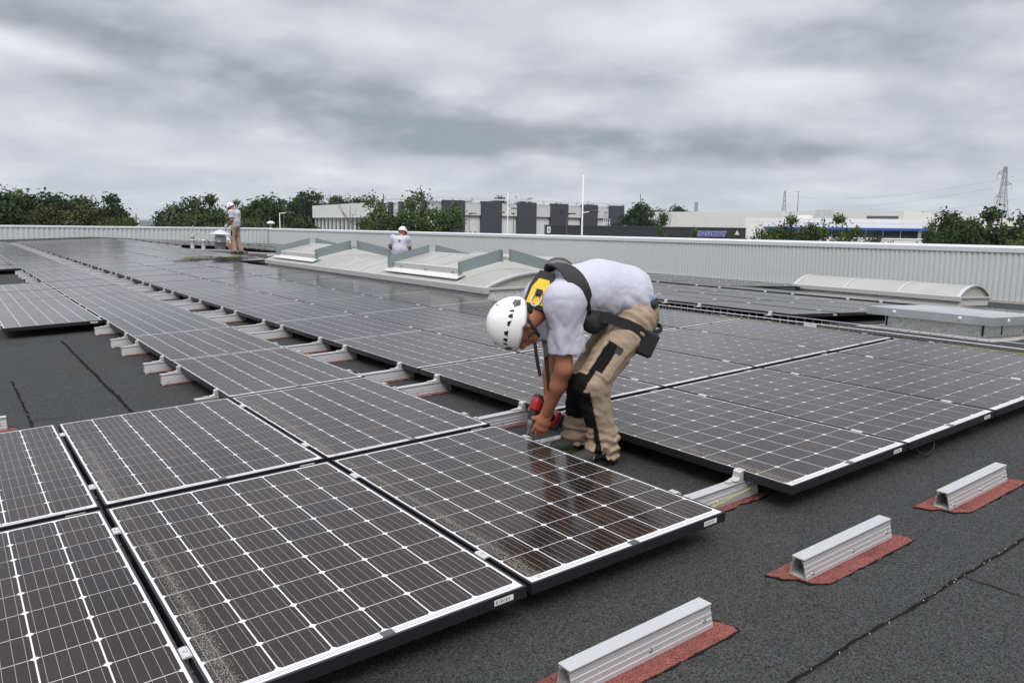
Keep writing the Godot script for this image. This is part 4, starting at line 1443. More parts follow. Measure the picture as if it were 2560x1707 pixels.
func bending_worker() -> void:
	fn.seed = 4
	fn.frequency = 1.0
	fn.fractal_octaves = 2
	var F := Vector3(-0.925, 0, -0.38)
	var S := Vector3(-0.38, 0, 0.925)     # his left, towards the viewer
	var o := thing("person", "worker in white helmet and grey shirt bending over a panel edge with drill", "person", T1)
	var pel := Vector3(1.535, 0.645, 0.49)
	var wst := Vector3(1.52, 0.762, 0.47)
	var mid := Vector3(1.375, 0.797, 0.42)
	var cst := Vector3(1.22, 0.775, 0.37)
	var nkb := Vector3(1.075, 0.745, 0.37)
	var hd := Vector3(0.858, 0.640, 0.372)
	var up := Vector3(-0.95, 0.12, -0.22).normalized()
	var fw := Vector3(-0.12, -1.0, -0.06)
	fw = (fw - up * fw.dot(up)).normalized()
	var hN := Vector3(1.475, 0.615, 0.585)
	var hF := Vector3(1.575, 0.61, 0.41)
	var kN := Vector3(1.175, 0.315, 0.585)
	var kF := Vector3(1.315, 0.27, 0.36)
	var aN := Vector3(1.272, -0.045, 0.575)
	var aF := Vector3(1.318, -0.045, 0.315)
	var sN := Vector3(1.055, 0.75, 0.515)
	var sF := Vector3(1.19, 0.735, 0.175)
	var eN := Vector3(1.050, 0.405, 0.515)
	var eF := Vector3(1.205, 0.385, 0.235)
	var wN := Vector3(1.054, 0.128, 0.362)
	var wF := Vector3(1.165, 0.175, 0.245)
	# ---- body
	var b := [bone(pel, wst, 0.10, 0.095, S, 1.2), bone(wst, mid, 0.095, 0.10, S, 1.25), bone(mid, cst, 0.10, 0.095, S, 1.35), bone(cst, nkb, 0.085, 0.06), bone(nkb, hd - up * 0.06 - fw * 0.02, 0.062, 0.060),
		bone(hN, kN, 0.07, 0.05), bone(kN, aN, 0.048, 0.036), bone(hF, kF, 0.07, 0.05), bone(kF, aF, 0.048, 0.036), bone(pel, hN, 0.09, 0.07), bone(pel, hF, 0.09, 0.07),
		bone(cst, sN, 0.07, 0.055), bone(cst, sF, 0.07, 0.055),
		bone(sN, eN, 0.056, 0.043), bone(eN, eN.lerp(wN, 0.35), 0.044, 0.045), bone(eN.lerp(wN, 0.35), wN, 0.045, 0.029), bone(sF, eF, 0.056, 0.043), bone(eF, eF.lerp(wF, 0.35), 0.044, 0.045), bone(eF.lerp(wF, 0.35), wF, 0.045, 0.029)]
	var along := (Vector3(1.020, -0.03, 0.305) - wN).normalized()
	var pn := Vector3(0.62, -0.05, -0.78)
	pn = (pn - along * pn.dot(along)).normalized()
	var thumb := pn.cross(along).normalized()
	if thumb.x > 0: thumb = -thumb
	var hand := hand_bones(wN, along, pn, thumb, 0.38, 0.05)
	# far hand closed round the drill's handle
	var alongF := Vector3(-0.72, -0.35, 0.35).normalized()
	var pnF := Vector3(0.10, -0.75, -0.55)
	pnF = (pnF - alongF * pnF.dot(alongF)).normalized()
	var thF := pnF.cross(alongF).normalized()
	if thF.y < 0: thF = -thF
	var handF := hand_bones(wF, alongF, pnF, thF, 1.05, 0.02)
	mi("body", net_mesh([net(b, 0.012, 0.03), net(head_bones(hd, up, fw), 0.0045, 0.018), net(hand, 0.0035, 0.008), net(handF, 0.004, 0.008)]), M.skin, o)
	# ---- shirt
	var sh := [bone(wst + Vector3(0.05, -0.02, 0.01), wst, 0.125, 0.128, S, 1.22, true), bone(wst, mid, 0.128, 0.130, S, 1.24), bone(mid, cst, 0.130, 0.124, S, 1.38), bone(cst, nkb + Vector3(0.01, 0, 0), 0.118, 0.082, S, 1.1, false, true),
		bone(cst + S * 0.10, sN, 0.100, 0.088), bone(cst - S * 0.10, sF, 0.100, 0.088), bone(sN, Vector3(1.065, 0.485, 0.518), 0.088, 0.082, F, 1.12, false, true), bone(sF, Vector3(1.20, 0.50, 0.21), 0.088, 0.080, F, 1.1, false, true),
		bone(Vector3(1.36, 0.74, 0.46), Vector3(1.50, 0.715, 0.52), 0.105, 0.10, S, 1.25)]
	var fold := func(p: Vector3, n: Vector3) -> float:
		var q := Vector3(p.x * 9.0 - p.y * 6.0, p.y * 2.5, p.z * 3.0)
		var low := smoothstep(0.80, 0.66, p.y)
		var r := fn.get_noise_3dv(q) * 0.0085 * (0.30 + low) + fn.get_noise_3dv(p * 26.0) * 0.0012
		var c1 := 1.0 - absf(fn.get_noise_3dv(Vector3(p.x * 6.0 + p.y * 7.0, p.y * 3.0 - p.x * 3.0, p.z * 4.0 + 7.0)))
		r -= 0.0048 * pow(c1, 5.0) * smoothstep(0.90, 0.74, p.y)
		if p.x < 1.20 and p.y < 0.68: r += 0.0052 * smoothstep(0.70, 0.55, p.y) * sin((p.x * 0.9 + p.z * 0.5) * 95.0 + p.y * 18.0)
		if p.x > 1.36 and p.y < 0.80: r += 0.0075 * smoothstep(0.80, 0.72, p.y) * sin(p.x * 62.0 + p.y * 48.0)
		return r
	var shirt := mi("shirt", net_mesh([net(sh, 0.009, 0.075)], fold), M.shirt, o)
	var s := st0()
	# ---- trousers
	var tr := [bone(pel + Vector3(-0.005, 0.07, 0), pel, 0.132, 0.142, S, 1.16, true), bone(pel, hN, 0.14, 0.112), bone(pel, hF, 0.14, 0.112), bone(pel + Vector3(0.05, -0.02, 0.0), pel + Vector3(0.045, -0.05, 0), 0.125, 0.11, S, 1.1), bone(hN, kN, 0.112, 0.086), bone(kN, aN + Vector3(0, 0.05, 0), 0.085, 0.074), bone(aN + Vector3(0, 0.06, 0), aN + Vector3(-0.01, -0.045, 0), 0.074, 0.083, F, 1.1, false, true),
		bone(hF, kF, 0.112, 0.086), bone(kF, aF + Vector3(0, 0.05, 0), 0.085, 0.074), bone(aF + Vector3(0, 0.06, 0), aF + Vector3(-0.01, -0.04, 0), 0.074, 0.080, F, 1.1, false, true)]
	var leg := func(p: Vector3) -> Array:
		# [near leg?, below knee?, t, angle: 0 front, 90 outwards]
		var near: bool = (p - pel).dot(S) > -0.005 if p.y > 0.45 else p.distance_to(kN.lerp(aN, clampf(seg_t(p, kN, aN), 0, 1))) < p.distance_to(kF.lerp(aF, clampf(seg_t(p, kF, aF), 0, 1)))
		var h: Vector3 = hN if near else hF
		var k: Vector3 = kN if near else kF
		var a: Vector3 = aN if near else aF
		var tt := seg_t(p, h, k)
		var ts := seg_t(p, k, a)
		var below := ts > 0.0 and p.y < k.y + 0.03
		var ax: Vector3 = k.lerp(a, ts) if below else h.lerp(k, tt)
		var d: Vector3 = (a - k).normalized() if below else (k - h).normalized()
		var r := p - ax
		var f: Vector3 = (F - d * F.dot(d)).normalized()
		var sd: Vector3 = S if near else -S
		return [near, below, ts if below else tt, rad_to_deg(atan2(r.dot(sd), r.dot(f)))]
	var paint := func(p: Vector3, n: Vector3) -> Color:
		var l: Array = leg.call(p)
		var w: float = 0.8 * fn.get_noise_3dv(p * 20.0)
		var a: float = l[3] + w
		var t: float = l[2] + w * 0.003
		var k := 1.0 + 0.10 * fn.get_noise_3dv(p * 14.0)
		var c := Color(BEIGE.r * k, BEIGE.g * k, BEIGE.b * k)
		if l[1]:
			if t < 0.60 and a > -85.0 and a < 42.0: return DYE_BLACK
			if a >= 41.0 and a < 66.0 and t < 1.12: return DYE_BLACK
			if t > 0.98 and a < 80.0 and a > 40.0: return DYE_BLACK
		else:
			if t > 0.99 and a > -85.0 and a < 42.0: return DYE_BLACK
			if t > 0.90 and a > 42.0 and a < 66.0: return DYE_BLACK
			if l[0] and t > 0.48 and t < 0.90 and a > 44.0 and a < 88.0: return DYE_BLACK
		return c
	var tfold := func(p: Vector3, n: Vector3) -> float:
		var l: Array = leg.call(p)
		var r := fn.get_noise_3dv(Vector3(p.x * 13.0 + p.y * 9.0, p.y * 13.0, p.z * 8.0)) * 0.007
		if l[1]:
			var low := smoothstep(0.55, 1.0, l[2])
			r += low * (0.009 * sin(p.y * 125.0 + 4.0 * fn.get_noise_3dv(p * 9.0) + p.x * 20.0))
		elif l[0] and l[2] > 0.42 and l[2] < 0.93 and l[3] > 22.0 and l[3] < 122.0:
			r += 0.011
		elif l[0] and l[2] > 0.22 and l[2] <= 0.46 and l[3] > 30.0 and l[3] < 125.0:
			r += 0.014 - absf(l[2] - 0.36) * 0.03
		if not l[1] and l[2] < 0.3: r += 0.004 * sin((p.x + p.y) * 95.0)
		return r
	mi("trousers", net_mesh([net(tr, 0.0068, 0.035)], tfold, paint), M.cloth, o)
	boot(o, aN + Vector3(0, -0.01, 0), Vector3(-0.97, 0, -0.24), ROOF, 0.008)
	boot(o, aF + Vector3(0, -0.01, 0), Vector3(-0.99, 0, -0.10), ROOF, 0.008)
	# undershirt edge and belt round the waist
	for e in [["undershirt_hem", Vector3(1.545, 0.728, 0.488), 0.136, 0.030, M.blue_cloth, 1.18], ["belt", Vector3(1.542, 0.697, 0.49), 0.147, 0.038, M.hair, 1.14]]:
		var pts := []
		var nr := []
		for k in 33:
			var a := TAU * k / 32.0
			var n := F * cos(a) + S * sin(a)
			pts.append(e[1] + F * cos(a) * e[2] + S * sin(a) * e[2] * e[5] + Vector3(0, -0.008 * cos(a), 0))
			nr.append(n)
		s = st0()
		smooth(s)
		strip(s, pts, nr, e[3], 0.004)
		part(e[0], s, e[4], o)
	# ---- harness
	var hs := Node3D.new()
	hs.name = "harness"
	o.add_child(hs, true)
	for sg in [1.0, -1.0]:
		var pts := []
		var nr := []
		var ws := []
		for k in 15:
			var ph: float = deg_to_rad(lerpf(-4.0, 128.0, k / 14.0)) * sg
			var x := lerpf(1.085, 1.235, pow(k / 14.0, 0.8))
			var c := Vector3(x, 0.775, 0.37 + (0.02 if sg > 0 else 0.0))
			var n := Vector3(-0.10, cos(ph), 0) + S * sin(ph)
			pts.append(c + Vector3(0, cos(ph) * 0.150, 0) + S * sin(ph) * 0.222)
			nr.append(n)
			ws.append(lerpf(0.062, 0.092, sin(k / 14.0 * PI)) if k < 11 else 0.05)
		s = st0()
		strip(s, pts, nr, ws, 0.009)
		part("shoulder_strap", s, M.strap, hs)
	# dorsal plate: black felt, yellow face, ring
	var pc := Vector3(0.985, 0.795, 0.405)
	var pu := Vector3(0.085, 0.115, -0.03).normalized()
	var pnv := Vector3(-0.62, 0.48, 0.62)
	pnv = (pnv - pu * pnv.dot(pu)).normalized()
	var pt := Transform3D(Basis(pu.cross(pnv), pu, pnv), pc)
	s = st0()
	prism(s, [Vector2(-0.062, -0.095), Vector2(0.062, -0.095), Vector2(0.066, 0.03), Vector2(0.04, 0.125), Vector2(-0.04, 0.125), Vector2(-0.066, 0.03)], pt, -0.03, 0.0)
	part("back_pad", s, M.strap, hs)
	s = st0()
	prism(s, [Vector2(-0.05, -0.075), Vector2(0.05, -0.075), Vector2(0.048, 0.02), Vector2(0.028, 0.075), Vector2(-0.028, 0.075), Vector2(-0.048, 0.02)], pt, 0.0005, 0.004)
	var yp := part("yellow_plate", s, M.yellow, hs)
	var tm := TextMesh.new()
	tm.text = "PETZL"
	tm.font_size = 16
	tm.pixel_size = 0.0014
	tm.depth = 0.0008
	var tx := mi("lettering", tm, M.ink, yp)
	tx.transform = pt * Transform3D(Basis(Vector3(0, 0, 1), PI * 0.5), Vector3(0.022, -0.035, 0.0048))
	s = st0()
	smooth(s)
	var ring := []
	for k in 21:
		var a := TAU * k / 20.0
		ring.append(pt * Vector3(cos(a) * 0.024, -0.055 + sin(a) * 0.042, 0.018 - 0.024 * sin(a) * 0.4))
	tube(s, ring, 0.0045, 8, false)
	part("attachment_ring", s, M.alu, hs)
	s = st0()
	box(s, Vector3(-0.016, -0.026, 0.003), Vector3(0.016, 0.004, 0.024), pt)
	part("ring_loop", s, M.strap, hs)
	# belly pad, hip strap, pouch, leg loop
	mi("belly_pad", net_mesh([net([bone(Vector3(1.165, 0.665, 0.50), Vector3(1.235, 0.625, 0.535), 0.050, 0.058, S, 1.2), bone(Vector3(1.235, 0.64, 0.535), Vector3(1.31, 0.66, 0.56), 0.048, 0.03, S, 1.1)], 0.010, 0.03)]), M.strap, hs)
	s = st0()
	var hp := [Vector3(1.215, 0.665, 0.600), Vector3(1.275, 0.650, 0.632), Vector3(1.345, 0.622, 0.668), Vector3(1.405, 0.590, 0.692), Vector3(1.455, 0.548, 0.700)]
	strip(s, hp, [S, S, S, S, S], 0.052, 0.006)
	part("hip_strap", s, M.strap, hs)
	s = st0()
	bevbox(s, Vector3(-0.055, -0.075, -0.02), Vector3(0.055, 0.065, 0.035), 0.014, Transform3D(Basis(F, Vector3(0, 1, 0), -S) * Basis(Vector3(0, 0, 1), 0.45), Vector3(1.47, 0.515, 0.690)))
	part("pouch", s, M.strap, hs)
	s = st0()
	var lp := []
	var ln := []
	for k in 9:
		var a := deg_to_rad(lerpf(75.0, 205.0, k / 8.0))
		var n := F * cos(a) + S * sin(a)
		lp.append(Vector3(1.525, 0.555 + 0.02 * k / 8.0, 0.515) + F * cos(a) * 0.165 + S * sin(a) * 0.175)
		ln.append(n)
	strip(s, lp, ln, 0.024, 0.006)
	part("leg_loop", s, M.strap, hs)
	for e in [[[Vector3(0.925, 0.545, 0.435), Vector3(0.932, 0.48, 0.437), Vector3(0.945, 0.42, 0.435), Vector3(0.958, 0.365, 0.435)], 0.018], [[Vector3(0.985, 0.505, 0.45), Vector3(0.988, 0.43, 0.452), Vector3(0.997, 0.35, 0.452), Vector3(1.004, 0.285, 0.452)], 0.022]]:
		s = st0()
		strip(s, e[0], [Vector3(-0.4, 0, 0.9), Vector3(-0.3, 0, 0.95), Vector3(-0.5, 0, 0.85), Vector3(-0.4, 0, 0.9)], e[1], 0.003)
		part("hanging_strap", s, M.strap, hs)
	s = st0()
	bevbox(s, Vector3(-0.022, -0.03, -0.01), Vector3(0.022, 0.03, 0.01), 0.005, Transform3D(Basis(Vector3.UP, 0.5), Vector3(0.992, 0.495, 0.45)))
	part("chest_buckle", s, M.tagdark, hs)
	# trouser badge, flap strap
	s = st0()
	var bn := (S * 0.93 + F * 0.25 + Vector3(0, 0.2, 0)).normalized()
	var bp := hN.lerp(kN, 0.40) + (S * 0.96 + F * 0.28).normalized() * 0.128
	box(s, Vector3(-0.017, -0.019, -0.004), Vector3(0.017, 0.019, 0.004), Transform3D(Basis(Vector3(0, 1, 0).cross(bn).normalized(), Vector3(0, 1, 0), bn).orthonormalized() * Basis(Vector3(0, 0, 1), -0.6), bp))
	part("trouser_badge", s, M.ink, o)
	# ---- helmet and chin straps
	helmet(o, hd + up * 0.022, up, fw, true)
	var sd := up.cross(fw).normalized()
	for sg in [-1.0, 1.0]:
		s = st0()
		smooth(s)
		var a: Vector3 = hd + sd * sg * 0.092 - up * 0.010 - fw * 0.045
		var c: Vector3 = hd + sd * sg * 0.088 - up * 0.030 + fw * 0.05
		var j: Vector3 = hd + sd * sg * 0.070 - up * 0.075 + fw * 0.02
		var ch: Vector3 = hd + sd * sg * 0.02 - up * 0.128 + fw * 0.055
		strip(s, [a, j, ch], [sd * sg, sd * sg, sd * sg * 0.6 - up], 0.018, 0.003)
		strip(s, [c, j.lerp(c, 0.3), j], [sd * sg, sd * sg, sd * sg], 0.016, 0.003)
		part("chin_strap", s, M.strap, o)
	# hair at the nape
	mi("hair", net_mesh([net([bone(hd - fw * 0.070 - up * 0.02, hd - fw * 0.062 - up * 0.055, 0.042, 0.032, sd, 1.35)], 0.007, 0.02)]), M.hair, o)
	rebase(o, Vector3(1.3, ROOF, 0.45))

func drill() -> void:
	var o := thing("cordless_drill", "red and black cordless drill in the bending worker's right hand", "drill", T1)
	var tip := Vector3(0.985, 0.012, 0.282)
	var d := Vector3(0.083, 0.193, -0.006).normalized()
	var sx := d.cross(Vector3(0, 0, 1)).normalized()
	var b := Basis(sx, d, sx.cross(d))
	var t := Transform3D(b, tip)
	var s := st0()
	smooth(s)
	lathe(s, [Vector2(0.0, 0.0), Vector2(0.0028, 0.003), Vector2(0.0035, 0.038)], 8, t)
	part("bit", s, M.steel, o)
	s = st0()
	smooth(s)
	lathe(s, [Vector2(0.003, 0.026), Vector2(0.009, 0.027), Vector2(0.0115, 0.042), Vector2(0.0165, 0.045), Vector2(0.0185, 0.075), Vector2(0.0185, 0.080)], 20, t)
	part("chuck", s, M.chuck, o)
	s = st0()
	for k in 20:
		var a0 := TAU * k / 20.0
		var a1 := TAU * (k + 0.72) / 20.0
		for q in [[0.080, 0.108], [0.112, 0.134]]:
			var w := [Vector3(cos(a0) * 0.0245, q[0], sin(a0) * 0.0245), Vector3(cos(a1) * 0.0245, q[0], sin(a1) * 0.0245), Vector3(cos(a1) * 0.0245, q[1], sin(a1) * 0.0245), Vector3(cos(a0) * 0.0245, q[1], sin(a0) * 0.0245)]
			quad(s, t * w[0], t * w[1], t * w[2], t * w[3])
	lathe(s, [Vector2(0.0, 0.080), Vector2(0.0235, 0.0802), Vector2(0.0235, 0.137), Vector2(0.0, 0.1372)], 20, t)
	part("torque_collar", s, M.drill_black, o)
	s = st0()
	smooth(s)
	lathe(s, [Vector2(0.0, 0.137), Vector2(0.029, 0.1375), Vector2(0.0325, 0.146), Vector2(0.0335, 0.185), Vector2(0.0315, 0.205), Vector2(0.029, 0.208)], 20, t)
	part("housing", s, M.drill_red, o)
	s = st0()
	smooth(s)
	lathe(s, [Vector2(0.0305, 0.206), Vector2(0.0305, 0.212), Vector2(0.024, 0.224), Vector2(0.0, 0.227)], 20, t)
	part("rear_cap", s, M.drill_black, o)
	var h0 := tip + d * 0.185 + Vector3(0.022, 0, 0)
	var h1 := Vector3(1.195, 0.055, 0.238)
	s = st0()
	smooth(s)
	tube(s, [h0, h0.lerp(h1, 0.5), h1], [0.021, 0.019, 0.022], 12)
	part("handle", s, M.drill_black, o)
	var hd := (h1 - h0).normalized()
	var hb := Basis(hd.cross(Vector3(0, 0, 1)).normalized(), hd, hd.cross(Vector3(0, 0, 1)).normalized().cross(hd))
	s = st0()
	bevbox(s, Vector3(-0.055, -0.012, -0.034), Vector3(0.045, 0.022, 0.034), 0.008, Transform3D(hb, h1))
	part("battery_shoe", s, M.drill_red, o)
	s = st0()
	bevbox(s, Vector3(-0.058, 0.022, -0.036), Vector3(0.048, 0.058, 0.036), 0.008, Transform3D(hb, h1))
	part("battery", s, M.drill_black, o)
	rebase(o, tip)

func far_person(label: String, t: Transform3D, J: Dictionary, glove: bool, logo: bool) -> void:
	# local frame: y up, z forward, x his left
	var o := thing("person", label, "person", t)
	var X := Vector3(1, 0, 0)
	var b := [bone(J.pel, J.wst, 0.10, 0.095, X, 1.3), bone(J.wst, J.cst, 0.095, 0.10, X, 1.4), bone(J.cst, J.nk, 0.08, 0.055), bone(J.nk, J.hd - J.up * 0.05, 0.055, 0.056)]
	for k in ["L", "R"]:
		b += [bone(J.pel, J["h" + k], 0.09, 0.07), bone(J["h" + k], J["k" + k], 0.07, 0.05), bone(J["k" + k], J["a" + k], 0.048, 0.036), bone(J.cst, J["s" + k], 0.07, 0.055), bone(J["s" + k], J["e" + k], 0.05, 0.04), bone(J["e" + k], J["w" + k], 0.042, 0.028)]
	var nets := [net(b, 0.018, 0.03), net(head_bones(J.hd, J.up, J.fw), 0.009, 0.02)]
	if not glove:
		for k in ["L", "R"]:
			var al: Vector3 = (J["w" + k] - J["e" + k]).normalized()
			var pn := Vector3(-1 if k == "L" else 1, 0, 0.2)
			pn = (pn - al * pn.dot(al)).normalized()
			nets.append(net(hand_bones(J["w" + k], al, pn, Vector3(0, 0.3, 1).cross(al).cross(al).normalized() * -1.0, 0.45, 0.08), 0.006, 0.008))
	mi("body", net_mesh(nets), M.skin, o)
	if glove:
		for k in ["L", "R"]:
			var al: Vector3 = (J["w" + k] - J["e" + k]).normalized()
			var pn := Vector3(-1 if k == "L" else 1, 0, 0.2)
			pn = (pn - al * pn.dot(al)).normalized()
			mi("glove", net_mesh([net(hand_bones(J["w" + k], al, pn, al.cross(pn).normalized() * (1.0 if k == "L" else -1.0), 0.45, 0.08), 0.006, 0.008, 0.002)]), M.paper, o)
	var sh := [bone(J.pel + Vector3(0, 0.0, 0), J.wst, 0.145, 0.132, X, 1.25, true), bone(J.wst, J.cst, 0.132, 0.13, X, 1.42), bone(J.cst, J.nk, 0.105, 0.07, X, 1.3, false, true)]
	for k in ["L", "R"]:
		sh += [bone(J.cst, J["s" + k], 0.10, 0.082), bone(J["s" + k], J["s" + k].lerp(J["e" + k], 0.72), 0.08, 0.078, X, 1.0, false, true)]
	var fold := func(p: Vector3, n: Vector3) -> float: return fn.get_noise_3dv(Vector3(p.x * 12.0, p.y * 5.0, p.z * 9.0)) * 0.010
	mi("shirt", net_mesh([net(sh, 0.016, 0.05)], fold), M.shirt, o)
	var tr := [bone(J.pel + Vector3(0, 0.04, 0), J.pel, 0.125, 0.13, X, 1.2, true)]
	for k in ["L", "R"]:
		tr += [bone(J.pel, J["h" + k], 0.12, 0.098), bone(J["h" + k], J["k" + k], 0.098, 0.075), bone(J["k" + k], J["a" + k], 0.078, 0.076, X, 1.0, false, true)]
	var paint := func(p: Vector3, n: Vector3) -> Color:
		if n.z > 0.45 and p.y > J.kL.y - 0.16 and p.y < J.kL.y + 0.10: return DYE_BLACK
		if absf(n.x) > 0.6 and p.y > J.kL.y + 0.12 and p.y < J.kL.y + 0.30 and n.z > -0.1: return DYE_BLACK
		return BEIGE
	mi("trousers", net_mesh([net(tr, 0.016, 0.035)], func(p: Vector3, n: Vector3) -> float: return fn.get_noise_3dv(p * 11.0) * 0.009, paint), M.cloth, o)
	for k in ["L", "R"]:
		boot(o, J["a" + k], Vector3(0, 0, 1), J["a" + k].y - 0.085, 0.012)
	helmet(o, J.hd + J.up * 0.022, J.up, J.fw, false)
	if logo:
		var s := st0()
		var bz: float = J.cst.z - 0.152
		for e in [[0.014, M.yellow, 1.0], [-0.016, M.b_dark, 0.8]]:
			s = st0()
			var pl := []
			for k in 12:
				var a := TAU * k / 12.0
				pl.append(Vector2(e[0] + cos(a) * 0.017, sin(a) * 0.036 * e[2]))
			prism(s, pl, Transform3D(Basis(), Vector3(J.cst.x, J.cst.y + 0.03, bz)), -0.004, 0.0)
			part("shirt_print", s, e[1], o)

func people() -> void:
	bending_worker()
	drill()
	var base := T2 * Vector3(0.42, ROOF, -23.4)
	var f := Vector3(-0.66, 0, -0.751)
	var J := {pel = Vector3(0, 0.95, 0), wst = Vector3(0, 1.10, -0.01), cst = Vector3(0, 1.31, 0.01), nk = Vector3(0, 1.46, 0.05), hd = Vector3(0, 1.575, 0.14), up = Vector3(0, 0.80, 0.60), fw = Vector3(0, -0.60, 0.80),
		hL = Vector3(0.095, 0.91, 0), hR = Vector3(-0.095, 0.91, 0), kL = Vector3(0.10, 0.49, 0.06), kR = Vector3(-0.11, 0.49, 0.0), aL = Vector3(0.10, 0.085, -0.02), aR = Vector3(-0.12, 0.085, -0.12),
		sL = Vector3(0.185, 1.40, 0.02), sR = Vector3(-0.185, 1.40, 0.02), eL = Vector3(0.24, 1.13, -0.02), eR = Vector3(-0.23, 1.12, 0.0), wL = Vector3(0.20, 0.97, 0.19), wR = Vector3(-0.16, 0.96, 0.2)}
	far_person("distant worker in white helmet standing with bowed head near the cowl", Transform3D(Basis(Vector3.UP.cross(f), Vector3.UP, f), base), J, true, true)
	base = T2 * Vector3(2.06, ROOF, -14.75)
	f = Vector3(0.62, 0, -0.785)
	var K := {pel = Vector3(0, 0.36, -0.02), wst = Vector3(0, 0.50, -0.03), cst = Vector3(0, 0.70, 0.03), nk = Vector3(-0.02, 0.84, 0.10), hd = Vector3(-0.045, 0.945, 0.17), up = Vector3(-0.05, 0.88, 0.47).normalized(), fw = Vector3(-0.35, -0.48, 0.80).normalized(),
		hL = Vector3(0.10, 0.33, 0.0), hR = Vector3(-0.10, 0.33, 0.0), kL = Vector3(0.16, 0.10, 0.36), kR = Vector3(-0.16, 0.10, 0.36), aL = Vector3(0.13, 0.095, -0.02), aR = Vector3(-0.13, 0.095, -0.02),
		sL = Vector3(0.185, 0.79, 0.05), sR = Vector3(-0.185, 0.77, 0.05), eL = Vector3(0.29, 0.56, 0.10), eR = Vector3(-0.25, 0.50, 0.12), wL = Vector3(0.20, 0.44, 0.30), wR = Vector3(-0.15, 0.40, 0.34)}
	far_person("worker in white helmet kneeling behind the long skylight, back turned", Transform3D(Basis(Vector3.UP.cross(f), Vector3.UP, f), base), K, false, true)

# ------------------------------------------------------------------ beyond the roof
const GROUND := -7.5

func crown_mesh(sd: int, col: Color, col2: Color, clusters: int, leaves: int, leaf: float, open: float) -> ArrayMesh:
	# a crown about 7 m tall on a 10 m tree: clumps of small leaf faces
	var r := RandomNumberGenerator.new()
	r.seed = sd
	var P := PackedVector3Array()
	var N := PackedVector3Array()
	var C := PackedColorArray()
	var I := PackedInt32Array()
	for c in clusters:
		var d := Vector3(r.randfn(), r.randfn(), r.randfn()).normalized()
		var rad := pow(r.randf(), 0.45)
		var cc := Vector3(d.x * 2.7 * rad, 6.2 + d.y * 3.1 * rad, d.z * 2.7 * rad)
		var sz := r.randf_range(0.5, 1.05) * open
		var tint := r.randf()
		var kk := r.randf_range(0.72, 1.25)
		for l in leaves:
			var e := Vector3(r.randfn(), r.randfn() * 0.75, r.randfn()) * sz * 0.55
			var p := cc + e
			if p.y > 10.0: p.y = 10.0 - r.randf() * 0.5
			var n := (e.normalized() * 0.8 + Vector3(r.randfn(), r.randfn() + 0.6, r.randfn()) * 0.7).normalized()
			var u := n.cross(Vector3(r.randfn(), r.randfn(), r.randfn())).normalized() * leaf * r.randf_range(0.6, 1.3)
			var v := n.cross(u).normalized() * leaf * r.randf_range(0.35, 0.7)
			var o := P.size()
			P.append_array(PackedVector3Array([p - u, p + v, p + u, p - v]))
			N.append_array(PackedVector3Array([n, n, n, n]))
			var q := col.lerp(col2, clampf(tint + r.randfn() * 0.2, 0.0, 1.0))
			var b := kk * r.randf_range(0.8, 1.2)
			q = Color(q.r * b, q.g * b, q.b * b)
			C.append_array(PackedColorArray([q, q, q, q]))
			I.append_array(PackedInt32Array([o, o + 1, o + 2, o, o + 2, o + 3]))
	var a := []
	a.resize(Mesh.ARRAY_MAX)
	a[Mesh.ARRAY_VERTEX] = P
	a[Mesh.ARRAY_NORMAL] = N
	a[Mesh.ARRAY_COLOR] = C
	a[Mesh.ARRAY_INDEX] = I
	var m := ArrayMesh.new()
	m.add_surface_from_arrays(Mesh.PRIMITIVE_TRIANGLES, a)
	return m

func trunk_mesh(sd: int) -> ArrayMesh:
	var r := RandomNumberGenerator.new()
	r.seed = sd
	var s := st0()
	smooth(s)
	tube(s, [Vector3(0, 0, 0), Vector3(0.05, 2.0, 0.03), Vector3(-0.05, 4.5, 0.05), Vector3(0.08, 7.0, -0.05), Vector3(0.05, 9.0, 0)], [0.24, 0.19, 0.15, 0.09, 0.03], 8)
	for i in 9:
		var a := r.randf() * TAU
		var y := r.randf_range(2.6, 7.0)
		var l := r.randf_range(1.2, 2.4)
		var d := Vector3(cos(a), r.randf_range(0.35, 0.9), sin(a))
		tube(s, [Vector3(0, y, 0), Vector3(0, y, 0) + d * l * 0.5 + Vector3(0, -0.1, 0), Vector3(0, y, 0) + d * l], [0.08, 0.055, 0.02], 6)
	return fin(s)

func tree(called: String, label: String, at: Vector3, kind: int, wide: float, group: String) -> void:
	var near := kind == 5 or kind == 6
	var hgt := at.y - GROUND + (0.75 if near else (0.0 if kind >= 3 and kind <= 4 else 0.5))
	wide *= 1.45 if near else 1.05
	var o := thing(called, label, "tree", Transform3D(Basis(Vector3.UP, rng.randf() * TAU).scaled(Vector3(hgt / 10.0 * wide, hgt / 10.0, hgt / 10.0 * wide)), Vector3(at.x, GROUND, at.z)), group)
	mi("trunk", MESH["trunk%d" % (kind % 3)], M.bark, o)
	mi("crown", MESH["crown%d" % kind], M.leaf, o)

